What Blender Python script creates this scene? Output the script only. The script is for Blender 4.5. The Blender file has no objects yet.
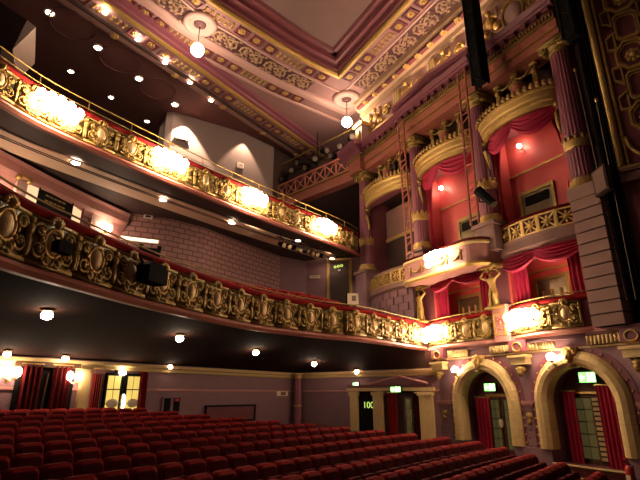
import bpy, math, random
from mathutils import Vector, Matrix
random.seed(7)
pi, sin, cos = math.pi, math.sin, math.cos
S = bpy.context.scene
COL = S.collection

# ------------------------------------------------------------------ camera, light, exposure
FPX, ZC = 470.0, 1.75
PITCH = math.atan(155 / 470)
cam = bpy.data.cameras.new('camera'); camo = bpy.data.objects.new('camera', cam); COL.objects.link(camo)
cam.sensor_width = 36; cam.lens = FPX / 640 * 36; cam.clip_end = 200; cam.clip_start = .05
camo.location = (0, 0, ZC); camo.rotation_euler = (pi / 2 + PITCH, 0, 0)
S.camera = camo
w = bpy.data.worlds.new('world'); S.world = w; w.use_nodes = True
w.node_tree.nodes['Background'].inputs[0].default_value = (1.0, .62, .47, 1)
w.node_tree.nodes['Background'].inputs[1].default_value = .042
S.view_settings.view_transform = 'Standard'; S.view_settings.look = 'None'
S.view_settings.gamma = 1; S.view_settings.use_curve_mapping = False
S.view_settings.exposure = 0.3
LAMP = 1.0                                             # common dimmer of all lamps

def ray(x, y):
    xr = (x - 320) / FPX; yd = (y - 240) / FPX
    return Vector((xr, cos(PITCH) + yd * sin(PITCH), sin(PITCH) - yd * cos(PITCH)))
def zpl(x, y, z):                                      # where a pixel's ray meets the height z
    r = ray(x, y); t = (z - ZC) / r.z
    return (t * r.x, t * r.y)
# box wall frame: local x along the wall to the stage, local y into the wall
P0 = (7.09, 13.1); WX = (.492, -.8706); WY = (.8706, .492); WA = math.atan2(WX[1], WX[0])
def wl(x, y, z=0): return (P0[0] + WX[0] * x + WY[0] * y, P0[1] + WX[1] * x + WY[1] * y, z)
def wpx(px, py, v=0):                                  # pixel -> local (x, z) on the box wall, v in front of it
    r = ray(px, py); ox, oy = P0[0] - v * WY[0], P0[1] - v * WY[1]
    t = (ox * WY[0] + oy * WY[1]) / (r.x * WY[0] + r.y * WY[1])
    X, Y = t * r.x - P0[0], t * r.y - P0[1]
    return X * WX[0] + Y * WX[1], t * r.z + ZC
# house axes: T across the house, R to its rear
TX, TY = .5693, .8221
TA = math.atan2(TY, TX)
def tr(t, r, z=0): return (TX * t - TY * r, TY * t + TX * r, z)

# ------------------------------------------------------------------ materials
MATS = {}
def mat(name, c, rough=.6, metal=0, var=.25, scale=6, bump=0, bscale=30, emit=None, es=0, c2=None, spec=.3):
    m = bpy.data.materials.new(name); m.use_nodes = True; nt = m.node_tree; N = nt.nodes; L = nt.links
    b = N['Principled BSDF']; b.inputs['Roughness'].default_value = rough; b.inputs['Metallic'].default_value = metal
    b.inputs['Specular IOR Level'].default_value = spec
    if emit:
        b.inputs['Emission Color'].default_value = (*emit, 1); b.inputs['Emission Strength'].default_value = es
    tc = N.new('ShaderNodeTexCoord'); nz = N.new('ShaderNodeTexNoise'); nz.inputs['Scale'].default_value = scale
    nz.inputs['Detail'].default_value = 4
    L.new(tc.outputs['Object'], nz.inputs['Vector'])
    mx = N.new('ShaderNodeMix'); mx.data_type = 'RGBA'
    d = c2 or tuple(k * (1 - var) for k in c)
    mx.inputs[6].default_value = (*c, 1); mx.inputs[7].default_value = (*d, 1)
    L.new(nz.outputs['Fac'], mx.inputs[0]); L.new(mx.outputs[2], b.inputs['Base Color'])
    if bump:
        n2 = N.new('ShaderNodeTexNoise'); n2.inputs['Scale'].default_value = bscale; L.new(tc.outputs['Object'], n2.inputs['Vector'])
        bp = N.new('ShaderNodeBump'); bp.inputs['Strength'].default_value = bump; bp.inputs['Distance'].default_value = .02
        L.new(n2.outputs['Fac'], bp.inputs['Height']); L.new(bp.outputs['Normal'], b.inputs['Normal'])
    MATS[name] = m
    return m
gold = mat('gold_leaf', (.58, .36, .11), .4, .5, .45, 9, .5, 40)
pale_gold = mat('pale_gold', (.62, .43, .21), .45, .25, .3, 9, .3, 40)
pale_wall = mat('pale_wall_plaster', (.23, .165, .15), .85, 0, .15, 2, spec=.05)
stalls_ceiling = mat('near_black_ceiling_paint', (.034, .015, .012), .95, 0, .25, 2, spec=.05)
lit_room = mat('lit_room_behind_glass', (.7, .5, .3), .5, 0, .3, 3, emit=(1, .66, .36), es=.75)
steel = mat('dull_steel', (.16, .12, .09), .5, .6)
gold_dk = mat('old_gold', (.37, .235, .065), .45, .5, .5, 10, .5, 40)
cream = mat('cream_gold_plaster', (.66, .46, .20), .55, .1, .3, 7, .3, 40)
pink = mat('pink_plaster', (.44, .19, .17), .6, 0, .2, 3, .1, 30)
mauve = mat('mauve_ceiling_plaster', (.27, .14, .135), .7, 0, .15, 2, .1, 20)
mauve_lt = mat('pale_mauve_plaster', (.44, .255, .23), .6, 0, .15, 3)
panel_m = mat('ceiling_panel_paint', (.18, .105, .098), .8, 0, .2, 1.2)
bed_m = mat('dark_frieze_bed', (.10, .04, .045), .7)
relief = mat('relief_plaster', (.42, .26, .155), .55, .1, .4, 8, .4, 40)
purple = mat('purple_paint', (.21, .06, .085), .45, 0, .2, 3)
purple_wall = mat('purple_wall_paint', (.225, .115, .132), .6, 0, .2, 2, .1, 20)
rust = mat('russet_paint', (.36, .11, .075), .5, 0, .2, 3)
maroon = mat('maroon_paint', (.17, .045, .055), .55, 0, .25, 3)
brown = mat('brown_stone_paint', (.24, .125, .105), .65, 0, .2, 3, .1, 30)
dark = mat('dark_brown_paint', (.05, .024, .02), .7, 0, .3, 3)
dark_ceiling = mat('dark_ceiling_paint', (.13, .05, .046), .75, 0, .2, 2)
black = mat('black_metal', (.008, .007, .007), .8, 0, .3, 5, spec=.1)
velvet = mat('red_velvet', (.26, .015, .014), .9, 0, .5, 14, .3, 60, spec=.05)
velvet_dk = mat('dark_velvet', (.085, .007, .008), .9, 0, .4, 14, .3, 60, spec=.05)
curtain_m = mat('crimson_curtain', (.42, .012, .055), .65, 0, .35, 8)
box_red = mat('red_box_paint', (.52, .075, .072), .6, 0, .15, 3)
carpet = mat('dark_red_carpet', (.09, .014, .016), .9, 0, .4, 25, .3, 80)
brass = mat('brass', (.70, .42, .14), .3, .8, .2, 8)
wood = mat('dark_wood', (.10, .045, .02), .5, 0, .4, 4)
glass_y = mat('yellow_lit_glass', (.7, .55, .2), .3, 0, .2, 4, emit=(1, .72, .15), es=.6)
glass_dim = mat('dim_glass', (.10, .09, .035), .2, 0, .3, 4, emit=(.75, .6, .2), es=.045)
mirror = mat('dark_mirror', (.30, .22, .12), .2, .5, .5, 5)
white_p = mat('white_plaster', (.72, .56, .49), .7, 0, .12, 2)
cream_band = mat('cream_soffit_paint', (.70, .50, .36), .6, 0, .15, 2)
bulb = mat('lamp_globe', (1, .9, .75), .4, 0, 0, 3, emit=(1, .76, .51), es=55 * LAMP)
bulb_hi = mat('pendant_globe', (1, .9, .75), .4, 0, 0, 3, emit=(1, .76, .52), es=70 * LAMP)
cluster_m = mat('cluster_globe', (1, .9, .75), .4, 0, 0, 3, emit=(1, .76, .51), es=80 * LAMP)
pend_m = mat('pendant_big_globe', (1, .9, .75), .4, 0, 0, 3, emit=(1, .76, .52), es=115 * LAMP)
attic_m = mat('attic_globe', (1, .9, .75), .4, 0, 0, 3, emit=(1, .76, .52), es=330 * LAMP)
down_m = mat('downlight_lens', (1, .9, .75), .4, 0, 0, 3, emit=(1, .79, .55), es=110 * LAMP)
sign_g = mat('green_sign_face', (.3, .8, .3), .4, 0, .05, 3, emit=(.30, 1, .22), es=1.5)
sign_w = mat('white_sign_mark', (1, 1, .9), .4, 0, .05, 3, emit=(.85, 1, .7), es=2.6)
sign_t = mat('glow_letters', (.6, .9, .2), .5, 0, .05, 3, emit=(.65, .9, .2), es=.7)
paper = mat('pale_paper', (.75, .60, .42), .7, 0, .1, 4)
ext_red = mat('extinguisher_red', (.5, .03, .02), .4)

def block_mat(name, c, sx, sy, c2=None):
    m = bpy.data.materials.new(name); m.use_nodes = True; nt = m.node_tree; N = nt.nodes; L = nt.links
    b = N['Principled BSDF']; b.inputs['Roughness'].default_value = .65
    uv = N.new('ShaderNodeUVMap'); br = N.new('ShaderNodeTexBrick'); L.new(uv.outputs[0], br.inputs['Vector'])
    br.inputs['Scale'].default_value = 1; br.inputs['Brick Width'].default_value = sx; br.inputs['Row Height'].default_value = sy
    br.inputs['Mortar Size'].default_value = .022
    br.inputs['Color1'].default_value = (*c, 1); br.inputs['Color2'].default_value = (*(c2 or tuple(k * .85 for k in c)), 1)
    br.inputs['Mortar'].default_value = (*tuple(k * .35 for k in c), 1)
    L.new(br.outputs['Color'], b.inputs['Base Color'])
    bp = N.new('ShaderNodeBump'); bp.invert = True; bp.inputs['Strength'].default_value = .6; bp.inputs['Distance'].default_value = .03
    L.new(br.outputs['Fac'], bp.inputs['Height']); L.new(bp.outputs['Normal'], b.inputs['Normal'])
    return m
blocks = block_mat('painted_block_wall', (.34, .17, .155), .42, .2)

# ------------------------------------------------------------------ mesh builder
class MB:
    def __init__(s): s.v = []; s.f = []; s.uv = None
    def add(s, vs, fs):
        o = len(s.v); s.v += [tuple(q) for q in vs]; s.f += [tuple(i + o for i in q) for q in fs]; return s
    def box(s, x0, x1, y0, y1, z0, z1, rz=0, c=None):
        vs = [(x, y, z) for x in (x0, x1) for y in (y0, y1) for z in (z0, z1)]
        if rz:
            cx, cy = c if c else ((x0 + x1) / 2, (y0 + y1) / 2); C, N = cos(rz), sin(rz)
            vs = [(cx + (x - cx) * C - (y - cy) * N, cy + (x - cx) * N + (y - cy) * C, z) for x, y, z in vs]
        return s.add(vs, [(0, 1, 3, 2), (4, 6, 7, 5), (0, 4, 5, 1), (2, 3, 7, 6), (0, 2, 6, 4), (1, 5, 7, 3)])
    def bar(s, a, b, w, h=None):
        return s.tube([a, b], (w if h is None else (w + h) / 2) * .6, 4)
    def tube(s, pts, r, n=6, closed=False):
        pts = [Vector(p) for p in pts]; m = len(pts); vs = []
        rr = r if isinstance(r, (list, tuple)) else [r] * m
        ref = Vector((0, 0, 1))
        for i, p in enumerate(pts):
            if closed: t = pts[(i + 1) % m] - pts[i - 1]
            else: t = pts[min(i + 1, m - 1)] - pts[max(i - 1, 0)]
            if t.length < 1e-9: t = Vector((0, 0, 1))
            t.normalize()
            a = ref if abs(t.dot(ref)) < .95 else Vector((0, 1, 0))
            u = t.cross(a).normalized(); v = t.cross(u)
            for k in range(n):
                q = 2 * pi * (k + .5) / n; vs.append(p + (u * cos(q) + v * sin(q)) * rr[i])
        fs = []
        for i in range(m if closed else m - 1):
            j = (i + 1) % m
            for k in range(n): fs.append((i * n + k, i * n + (k + 1) % n, j * n + (k + 1) % n, j * n + k))
        if not closed: fs += [tuple(range(n - 1, -1, -1)), tuple(range((m - 1) * n, m * n))]
        return s.add(vs, fs)
    def lathe(s, prof, c=(0, 0, 0), n=16, flute=0, nf=0):
        vs = []; fs = []
        for i, (r, z) in enumerate(prof):
            for k in range(n):
                q = 2 * pi * k / n; R = r * (1 - flute * (k % 2)) if nf == 0 or (nf[0] <= i <= nf[1]) else r
                vs.append((c[0] + R * cos(q), c[1] + R * sin(q), c[2] + z))
        for i in range(len(prof) - 1):
            for k in range(n): fs.append((i * n + k, i * n + (k + 1) % n, (i + 1) * n + (k + 1) % n, (i + 1) * n + k))
        fs += [tuple(range(n - 1, -1, -1)), tuple(range((len(prof) - 1) * n, len(prof) * n))]
        return s.add(vs, fs)
    def ell(s, c, r, nu=8, nv=5):
        if not isinstance(r, (tuple, list)): r = (r, r, r)
        vs = [(c[0], c[1], c[2] - r[2])]; fs = []
        for j in range(1, nv):
            th = -pi / 2 + pi * j / nv
            for k in range(nu):
                q = 2 * pi * k / nu; vs.append((c[0] + r[0] * cos(th) * cos(q), c[1] + r[1] * cos(th) * sin(q), c[2] + r[2] * sin(th)))
        vs.append((c[0], c[1], c[2] + r[2])); e = len(vs) - 1
        for k in range(nu): fs.append((0, 1 + (k + 1) % nu, 1 + k)); fs.append((e, e - nu + k, e - nu + (k + 1) % nu))
        for j in range(nv - 2):
            for k in range(nu):
                a = 1 + j * nu; fs.append((a + k, a + (k + 1) % nu, a + nu + (k + 1) % nu, a + nu + k))
        return s.add(vs, fs)
    def prism(s, poly, a, b, axis='z'):                # polygon extruded from a to b along axis
        n = len(poly)
        def P(u, v, h): return {'z': (u, v, h), 'y': (u, h, v), 'x': (h, u, v)}[axis]
        vs = [P(u, v, a) for u, v in poly] + [P(u, v, b) for u, v in poly]
        fs = [tuple(range(n - 1, -1, -1)), tuple(range(n, 2 * n))] + [(i, (i + 1) % n, n + (i + 1) % n, n + i) for i in range(n)]
        return s.add(vs, fs)
    def ring(s, outer, inner, a, b, axis='y', closed=True):   # band between two outlines, extruded a..b
        n = len(outer)
        def P(q, h): return {'z': (q[0], q[1], h), 'y': (q[0], h, q[1]), 'x': (h, q[0], q[1])}[axis]
        vs = [P(q, a) for q in outer] + [P(q, a) for q in inner] + [P(q, b) for q in outer] + [P(q, b) for q in inner]; fs = []
        for i in range(n if closed else n - 1):
            j = (i + 1) % n
            fs += [(i, j, n + j, n + i), (2 * n + i, 3 * n + i, 3 * n + j, 2 * n + j), (i, 2 * n + i, 2 * n + j, j), (n + i, n + j, 3 * n + j, 3 * n + i)]
        if not closed: fs += [(0, n, 3 * n, 2 * n), (n - 1, 3 * n - 1, 4 * n - 1, 2 * n - 1)][:1] + [(n - 1, 2 * n + n - 1, 3 * n + n - 1, n + n - 1)]
        return s.add(vs, fs)
    def sweep(s, path, prof, closed_prof=True, side=1):
        # path: list of (x, y); prof: list of (offset to the right of travel, z)
        m = len(path); nn = norms(path); vs = []
        for (x, y, *_), (a, b) in zip(path, nn):
            for d, z in prof: vs.append((x + a * d * side, y + b * d * side, z))
        k = len(prof); fs = []
        for i in range(m - 1):
            for j in range(k if closed_prof else k - 1):
                q = (j + 1) % k; fs.append((i * k + j, i * k + q, (i + 1) * k + q, (i + 1) * k + j))
        if closed_prof: fs += [tuple(range(k - 1, -1, -1)), tuple(range((m - 1) * k, m * k))]
        return s.add(vs, fs)
    def surf(s, rows):                                  # grid of points
        n = len(rows[0]); vs = [p for r in rows for p in r]
        return s.add(vs, [(i * n + j, i * n + j + 1, (i + 1) * n + j + 1, (i + 1) * n + j) for i in range(len(rows) - 1) for j in range(n - 1)])
    def mesh(s, name, m, smooth=False):
        me = bpy.data.meshes.new(name); me.from_pydata(s.v, [], s.f); me.materials.append(m)
        if s.uv:
            l = me.uv_layers.new(name='UVMap')
            for lp in me.loops: l.data[lp.index].uv = s.uv(s.v[lp.vertex_index])
        if smooth: me.polygons.foreach_set('use_smooth', [True] * len(me.polygons))
        me.update(); return me
    def build(s, name, m, parent=None, smooth=False, world=False):
        o = bpy.data.objects.new(name, s.mesh(name, m, smooth)); COL.objects.link(o)
        if parent:
            o.parent = parent
            if world: o.matrix_parent_inverse = (Matrix.Translation(parent.location) @ Matrix.Rotation(parent.rotation_euler[2], 4, 'Z')).inverted()
        return o
def norms(path):                                        # mitred right-hand normals
    m = len(path); out = []; seg = []
    for i in range(m - 1):
        dx, dy = path[i + 1][0] - path[i][0], path[i + 1][1] - path[i][1]; l = math.hypot(dx, dy) or 1; seg.append((dy / l, -dx / l))
    for i in range(m):
        a = seg[max(i - 1, 0)]; b = seg[min(i, m - 2)]; k = 1 + a[0] * b[0] + a[1] * b[1]; k = max(k, .35)
        out.append(((a[0] + b[0]) / k, (a[1] + b[1]) / k))
    return out
def smooth_path(pts, step=.3):
    P = [Vector((*p, 0)) for p in pts]; P = [2 * P[0] - P[1]] + P + [2 * P[-1] - P[-2]]; dense = []
    for i in range(1, len(P) - 2):
        a, b, c, d = P[i - 1:i + 3]
        for k in range(24):
            t = k / 24; dense.append(.5 * ((2 * b) + (c - a) * t + (2 * a - 5 * b + 4 * c - d) * t * t + (3 * b - a - 3 * c + d) * t ** 3))
    dense.append(P[-2]); return resample([(p.x, p.y) for p in dense], step)
def resample(pts, step):
    L = [0]
    for a, b in zip(pts, pts[1:]): L.append(L[-1] + math.hypot(b[0] - a[0], b[1] - a[1]))
    n = max(2, round(L[-1] / step)); out = []; j = 0
    for i in range(n + 1):
        t = L[-1] * i / n
        while j < len(L) - 2 and L[j + 1] < t: j += 1
        u = (t - L[j]) / ((L[j + 1] - L[j]) or 1); out.append((pts[j][0] + (pts[j + 1][0] - pts[j][0]) * u, pts[j][1] + (pts[j + 1][1] - pts[j][1]) * u))
    return out
def offset(path, d): return [(p[0] + n[0] * d, p[1] + n[1] * d) for p, n in zip(path, norms(path))]
def along(path, step, start=0):                          # (x, y, angle) at even steps
    r = resample(path, step / 8); out = []
    i = int(start / (step / 8)) + 4
    while i < len(r) - 4:
        a, b = r[i - 2], r[i + 2]; out.append((*r[i], math.atan2(b[1] - a[1], b[0] - a[0]))); i += 8
    return out
def proj(p):
    X, Y, Z = p[0], p[1], p[2] - ZC; fw = Y * cos(PITCH) + Z * sin(PITCH); up = -Y * sin(PITCH) + Z * cos(PITCH)
    return (320 + FPX * X / fw, 240 - FPX * up / fw) if fw > .1 else (-9999, -9999)

# ------------------------------------------------------------------ object helpers
def tag(o, label, cat, group=None):
    o['label'] = label; o['category'] = cat
    if group: o['group'] = group
    return o
def struct(o, label=None):
    o['kind'] = 'structure'
    if label: o['label'] = label
    return o
def thing(name, label, cat, loc=(0, 0, 0), rz=0, group=None):
    o = bpy.data.objects.new(name, None); COL.objects.link(o); o.empty_display_size = .2
    o.location = loc; o.rotation_euler = (0, 0, rz); return tag(o, label, cat, group)
def place(o, loc, rz=0): o.location = loc; o.rotation_euler = (0, 0, rz); return o
def inst(name, me, parent, loc=(0, 0, 0), rz=0):
    o = bpy.data.objects.new(name, me); COL.objects.link(o); o.parent = parent; o.location = loc; o.rotation_euler = (0, 0, rz); return o
def copy_tree(o, parent=None):
    c = o.copy(); COL.objects.link(c)
    if parent: c.parent = parent
    for ch in list(o.children): copy_tree(ch, c)
    return c

# ================================================================== STRUCTURE
def fl(r): return -.5 if r < 1.2 else min(-.5 + .1 * (r - 1.2), .6)
m = MB(); m.surf([[tr(t, r, fl(r)) for t in (-14, -4, 6, 14, 24)] for r in (-14, -4, 1.2, 5, 8, 12.2, 16)])
struct(m.build('floor', carpet), 'dark red carpeted stalls floor rising to the rear')

RB = 13.4
BK0, BK1, BK2 = tr(1.0, RB), (-.98, 22.0), (4.35, 17.9)
BK1 = tr(17.5, RB)
wb = [BK0[:2], BK1[:2], BK2]
DD = Vector((BK2[0] - BK1[0], BK2[1] - BK1[1])); DL = DD.length; DD.normalize(); DA = math.atan2(DD.y, DD.x)
def ondoor(px, py):                                    # pixel -> (u, z) on the wall of the pedimented doorcase
    r = ray(px, py); nx, ny = -DD.y, DD.x; t = (BK1[0] * nx + BK1[1] * ny) / (r.x * nx + r.y * ny)
    return (t * r.x - BK1[0]) * DD.x + (t * r.y - BK1[1]) * DD.y, t * r.z + ZC
def onback(px, py, d=0):                               # pixel -> (t, z) on the stalls rear wall
    r = ray(px, py); k = (RB - d) / (r.x * -TY + r.y * TX)
    return k * (r.x * TX + r.y * TY), k * r.z + ZC
m = MB(); m.sweep(wb, [(0, -.6), (0, 2.75), (-.3, 2.75), (-.3, -.6)])
wback = struct(m.build('wall_back', purple_wall), 'mauve rear wall of the stalls under the balcony')
m = MB(); m.sweep(wb, [(0, 2.44), (.07, 2.46), (.10, 2.54), (.16, 2.58), (.18, 2.66), (0, 2.68)]); m.build('cornice', cream, wback)
m = MB(); m.sweep(wb, [(0, 1.86), (.03, 1.87), (.03, 1.93), (0, 1.94)]); m.build('dado_rail', pink, wback)

# dress circle front and upper circle front in plan, from the photograph's edges at their own height
dress = smooth_path([(-4.3, 3.6), zpl(0, 254.7, 3.5), zpl(62, 275, 3.5), zpl(160, 303, 3.5), zpl(254, 324, 3.5), zpl(322, 333, 3.5), zpl(360, 336.5, 3.5), (2.95, 17.0), (4.2, 18.45)], .3)
upper = smooth_path([(-7.75, 6.6), zpl(0, 98, 8), zpl(58, 130, 8), zpl(166, 177, 8), zpl(263, 216, 8), zpl(344, 246, 8), (1.85, 21.0)], .3)

# soffit of the dress circle (ceiling of the stalls rear)
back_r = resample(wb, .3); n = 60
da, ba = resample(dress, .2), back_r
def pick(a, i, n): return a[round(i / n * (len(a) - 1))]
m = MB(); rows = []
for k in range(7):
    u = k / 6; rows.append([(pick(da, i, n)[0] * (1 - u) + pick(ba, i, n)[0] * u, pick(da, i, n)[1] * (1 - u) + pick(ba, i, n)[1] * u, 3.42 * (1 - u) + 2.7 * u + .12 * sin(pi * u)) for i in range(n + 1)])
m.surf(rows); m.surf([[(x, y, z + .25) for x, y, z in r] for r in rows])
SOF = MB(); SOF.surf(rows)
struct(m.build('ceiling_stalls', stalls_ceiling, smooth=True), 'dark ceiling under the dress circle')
from mathutils.bvhtree import BVHTree
sof_bvh = BVHTree.FromPolygons([Vector(v) for v in SOF.v], SOF.f)
def cast(bvh, px, py):
    h = bvh.ray_cast(Vector((0, 0, ZC)), ray(px, py).normalized()); return h[0]

# dress circle rear wall (block work to the right), under the upper circle
ZS = 8.05
dw = [(-9.3, 9.2), zpl(0, 152, ZS), zpl(50, 178, ZS), zpl(90, 197, ZS), zpl(125, 213, ZS)]
dw2 = [dw[-1], zpl(170, 219, ZS)]; dw3 = [dw2[-1], zpl(205, 228, ZS), (-3.4, 19.4), (-1.9, 21.6)]
dw4 = [dw3[-1], (.6, 23.6), (3.2, 22.2)]
m = MB(); m.sweep(dw, [(0, 3.6), (0, ZS + .1), (-.25, ZS + .1), (-.25, 3.6)])
wc = struct(m.build('wall_circle_left', pink), 'pink panelled wall at the back of the dress circle')
m = MB(); m.sweep(dw, [(0, 7.3), (.06, 7.32), (.1, 7.5), (.2, 7.62), (.24, 7.85), (.3, 7.95), (0, 7.98)]); m.build('cornice', pink, wc)
def wallrun(name, pts, z0, z1, mt, label):
    m = MB(); r = resample(pts, .5); L = [0]
    for a, b in zip(r, r[1:]): L.append(L[-1] + math.hypot(b[0] - a[0], b[1] - a[1]))
    key = {(round(p[0], 4), round(p[1], 4)): l for p, l in zip(r, L)}
    m.surf([[(x, y, z0) for x, y in r], [(x, y, z1) for x, y in r]])
    m.uv = lambda v: (key.get((round(v[0], 4), round(v[1], 4)), 0), v[2])
    return struct(m.build(name, mt), label)
wallrun('wall_circle_middle', dw2, 3.6, ZS + .1, blocks, 'painted block wall behind the dress circle')
wallrun('wall_circle_right', dw3, 3.6, ZS + .1, blocks, 'painted block wall receding behind the dress circle seats')
wallrun('wall_circle_end', dw4, 3.0, ZS + .1, purple_wall, 'dark wall with framed door at the end of the dress circle')

# upper circle rear wall, pale, lit from above
ZG = 16.6
uw0 = zpl(167, 112, ZG); uw1 = zpl(174, 112, ZG); uw2 = zpl(244, 133, ZG)
m = MB(); m.sweep([(uw0[0] - .9, uw0[1] + 1.5), uw0, uw1, uw2, (-2.9, 26.3)], [(0, 7), (0, ZG + .1), (-.2, ZG + .1), (-.2, 7)])
struct(m.build('wall_gallery', pale_wall), 'pale plaster wall behind the upper circle lit from above')
m = MB(); m.sweep([(-2.9, 26.3), (-1.0, 28.5), (3.5, 31.0), (6, 29)], [(0, 7), (0, ZG + .1), (-.2, ZG + .1), (-.2, 7)]); struct(m.build('wall_gallery_side', dark), 'wall beyond the pale plaster wall of the upper circle, its shade painted black')  # the pale wall's fade into shade, put into a dark paint
m = MB(); m.sweep([tr(-6, 27), tr(14, 27)], [(0, 7), (0, ZG + .1), (-.2, ZG + .1), (-.2, 7)])
struct(m.build('wall_gallery_rear', dark_ceiling), 'dark rear wall far behind the upper circle')

# ---- main ceiling: recessed panel with mouldings, gold stripe, bands and scroll frieze
ZK = 16.9
ce = [(-10.5, 7.0), (-8.3, 10.3), zpl(185, -18, ZK), zpl(212, 5, ZK), zpl(250, 29, ZK), zpl(300, 60, ZK), zpl(339, 79, ZK)]
rear = smooth_path(ce, .35); cor = rear[-1]
side = resample([cor, (cor[0] + WX[0] * 17, cor[1] + WX[1] * 17)], .6)
edge = rear + side[1:]
ceil = MB()
inner = offset(edge, .95)
ceil.add([(x, y, 17.62) for x, y in inner], [tuple(range(len(inner)))])
ceiling = struct(ceil.build('ceiling', panel_m), 'mauve theatre ceiling with recessed panel and gilded bands')
def cband(name, prof, mt, closed=True, path=None, smooth=False):
    m = MB(); m.sweep(path or edge, prof, closed, -1); return m.build(name, mt, ceiling, smooth)
cband('panel_moulding', [(-1.0, 17.64), (-.9, 17.5), (-.62, 17.5), (-.58, 17.3), (-.32, 17.28), (-.28, 17.1), (-.12, 17.08), (-.12, 17.7), (-1.0, 17.7)], maroon)
cband('gold_moulding', [(-.16, 16.98), (-.10, 16.90), (0, 16.88), (.04, 16.95), (.04, 17.1), (-.16, 17.1)], gold)
cband('plain_band', [(.03, 16.93), (8.2, 16.93), (8.2, 17.3), (.03, 17.3)], mauve)
cband('moulding', [(.74, 16.93), (.76, 16.87), (.86, 16.87), (.88, 16.93)], mauve_lt)
cband('moulding', [(1.78, 16.93), (1.80, 16.84), (1.98, 16.78), (2.22, 16.78), (2.26, 16.93)], mauve_lt)
cband('moulding', [(2.92, 16.93), (2.94, 16.85), (3.06, 16.83), (3.1, 16.93)], mauve_lt)

# paterae, coffers and scrolls on the bands
m = MB(); 
for k in range(6): q = k * pi / 3; m.ell((.11 * cos(q), .11 * sin(q), 0), (.085, .085, .05), 6, 4)
m.ell((0, 0, -.02), (.08, .08, .07), 6, 4); pat_me = m.mesh('patera', gold, True)
m = MB(); o_ = [(-.3, -.25), (.3, -.25), (.3, .25), (-.3, .25)]; i_ = [(-.24, -.19), (.24, -.19), (.24, .19), (-.24, .19)]
m.ring(o_, i_, -.05, .03, 'z'); m.box(-.24, .24, -.19, .19, 0, .03); cof_me = m.mesh('coffer', maroon)
m = MB()
for k in range(3):
    for s_ in (-1, 1): m.ell((-.26 + .26 * k, s_ * .12, 0), (.09, .07, .06), 6, 4)
    m.ell((-.26 + .26 * k, 0, -.01), (.05, .05, .05), 6, 4)
trip_me = m.mesh('gold_leaf_cluster', gold, True)
def spiral(m, cx, cy, r0, turns, sgn, a0, rt, n=14, z=0):
    m.tube([(cx + r0 * (1 - .85 * i / n) * cos(a0 + sgn * turns * 2 * pi * i / n), cy + r0 * (1 - .85 * i / n) * sin(a0 + sgn * turns * 2 * pi * i / n), z) for i in range(n + 1)], [rt * (1 - .4 * i / n) for i in range(n + 1)], 5)
m = MB()
for s_ in (-1, 1):
    spiral(m, s_ * .34, s_ * .04, .36, 1.5, s_, pi if s_ > 0 else 0, .05)
    m.ell((s_ * .34, s_ * .04, -.03), (.11, .11, .09), 6, 4)
    for k in range(7):
        q = k * .9 + s_; m.ell((s_ * .34 + .26 * cos(q), s_ * .04 + .24 * sin(q), -.02), (.08, .055, .06), 5, 4)
    for k in range(5): m.ell((s_ * (.05 + .14 * k), -s_ * (.34 + .05 * sin(k * 2)), -.01), (.09, .06, .05), 5, 4)
scroll_me = m.mesh('scroll_ornament', relief, True)
m = MB(); m.box(-.75, .75, -.44, .44, -.005, .02); scroll_bed = m.mesh('scroll_bed', bed_m)
def visible(p, mg=40):
    x, y = proj(p); return -mg < x < 640 + mg and -mg < y < 480 + mg
def deco(path, d, step, z, me_list, name, rule):
    pth = offset(path, -d); k = 0
    for (x, y, a) in along(pth, step):
        if visible((x, y, z)):
            j = rule(k)
            for q in (me_list[j] if isinstance(me_list[j], tuple) else (me_list[j],)): inst(q.name, q, ceiling, (x, y, z), a)
        k += 1
rule3 = lambda k: 1 if k % 5 in (3, 4) else 0
for pth in (rear, side):
    deco(pth, .39, .78, 16.915, [(cof_me, pat_me), (trip_me,)], 'patera', rule3)
    deco(pth, 1.34, 1.42, 16.90, [(scroll_bed, scroll_me)], 'scroll', lambda k: 0)
    deco(pth, 2.6, .78, 16.915, [(cof_me, pat_me), (trip_me,)], 'patera', rule3)

# ---- beam across the house and gallery ceiling behind it
RG = 15.45
m = MB(); m.add([tr(-4, RG + .1, ZG), tr(30, RG + .1, ZG), tr(30, 32, ZG), tr(-4, 32, ZG), tr(-4, RG + .1, ZG + .4), tr(30, RG + .1, ZG + .4), tr(30, 32, ZG + .4), tr(-4, 32, ZG + .4)], [(0, 1, 2, 3), (4, 7, 6, 5), (0, 4, 5, 1), (1, 5, 6, 2), (2, 6, 7, 3), (3, 7, 4, 0)])
gc = struct(m.build('ceiling_gallery', dark_ceiling), 'dark gallery ceiling with recessed lights')
bm = [tr(-2, RG), tr(24.6, RG)]
def gband(name, prof, mt):
    m = MB(); m.sweep(bm, prof, True, -1); return m.build(name, mt, gc)
gband('beam_moulding', [(-.55, 16.93), (-.5, 16.78), (-.3, 16.74), (-.26, 16.66), (-.1, 16.62), (-.1, 16.95)], purple)
gband('gold_beam_moulding', [(-.1, 16.7), (-.08, 16.53), (.06, 16.5), (.1, 16.58), (.1, 16.7)], gold)
gband('beam_band', [(.1, 16.62), (.1, 16.56), (.85, 16.54), (.85, 16.62)], mauve)
gband('lower_moulding', [(.85, 16.62), (.87, 16.44), (.98, 16.42), (1.0, 16.62)], dark)
gband('cove', [(1.0, 16.62), (1.02, 16.42), (1.22, 16.40), (1.3, 16.52), (1.5, 16.58), (1.5, 16.62)], brown)
for i in range(40):
    t = 1 + .8 * i; p = tr(t, RG + .48, 16.55)
    if t < 24.2 and visible(p):
        for q in ((trip_me,) if i % 5 in (3, 4) else (cof_me, pat_me)): inst(q.name, q, gc, p, TA)
    p = tr(t + .3, RG + 1.2, 16.42)
    if i % 4 == 1 and t < 24 and visible(p): inst('flower', pat_me, gc, p, TA)
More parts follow.
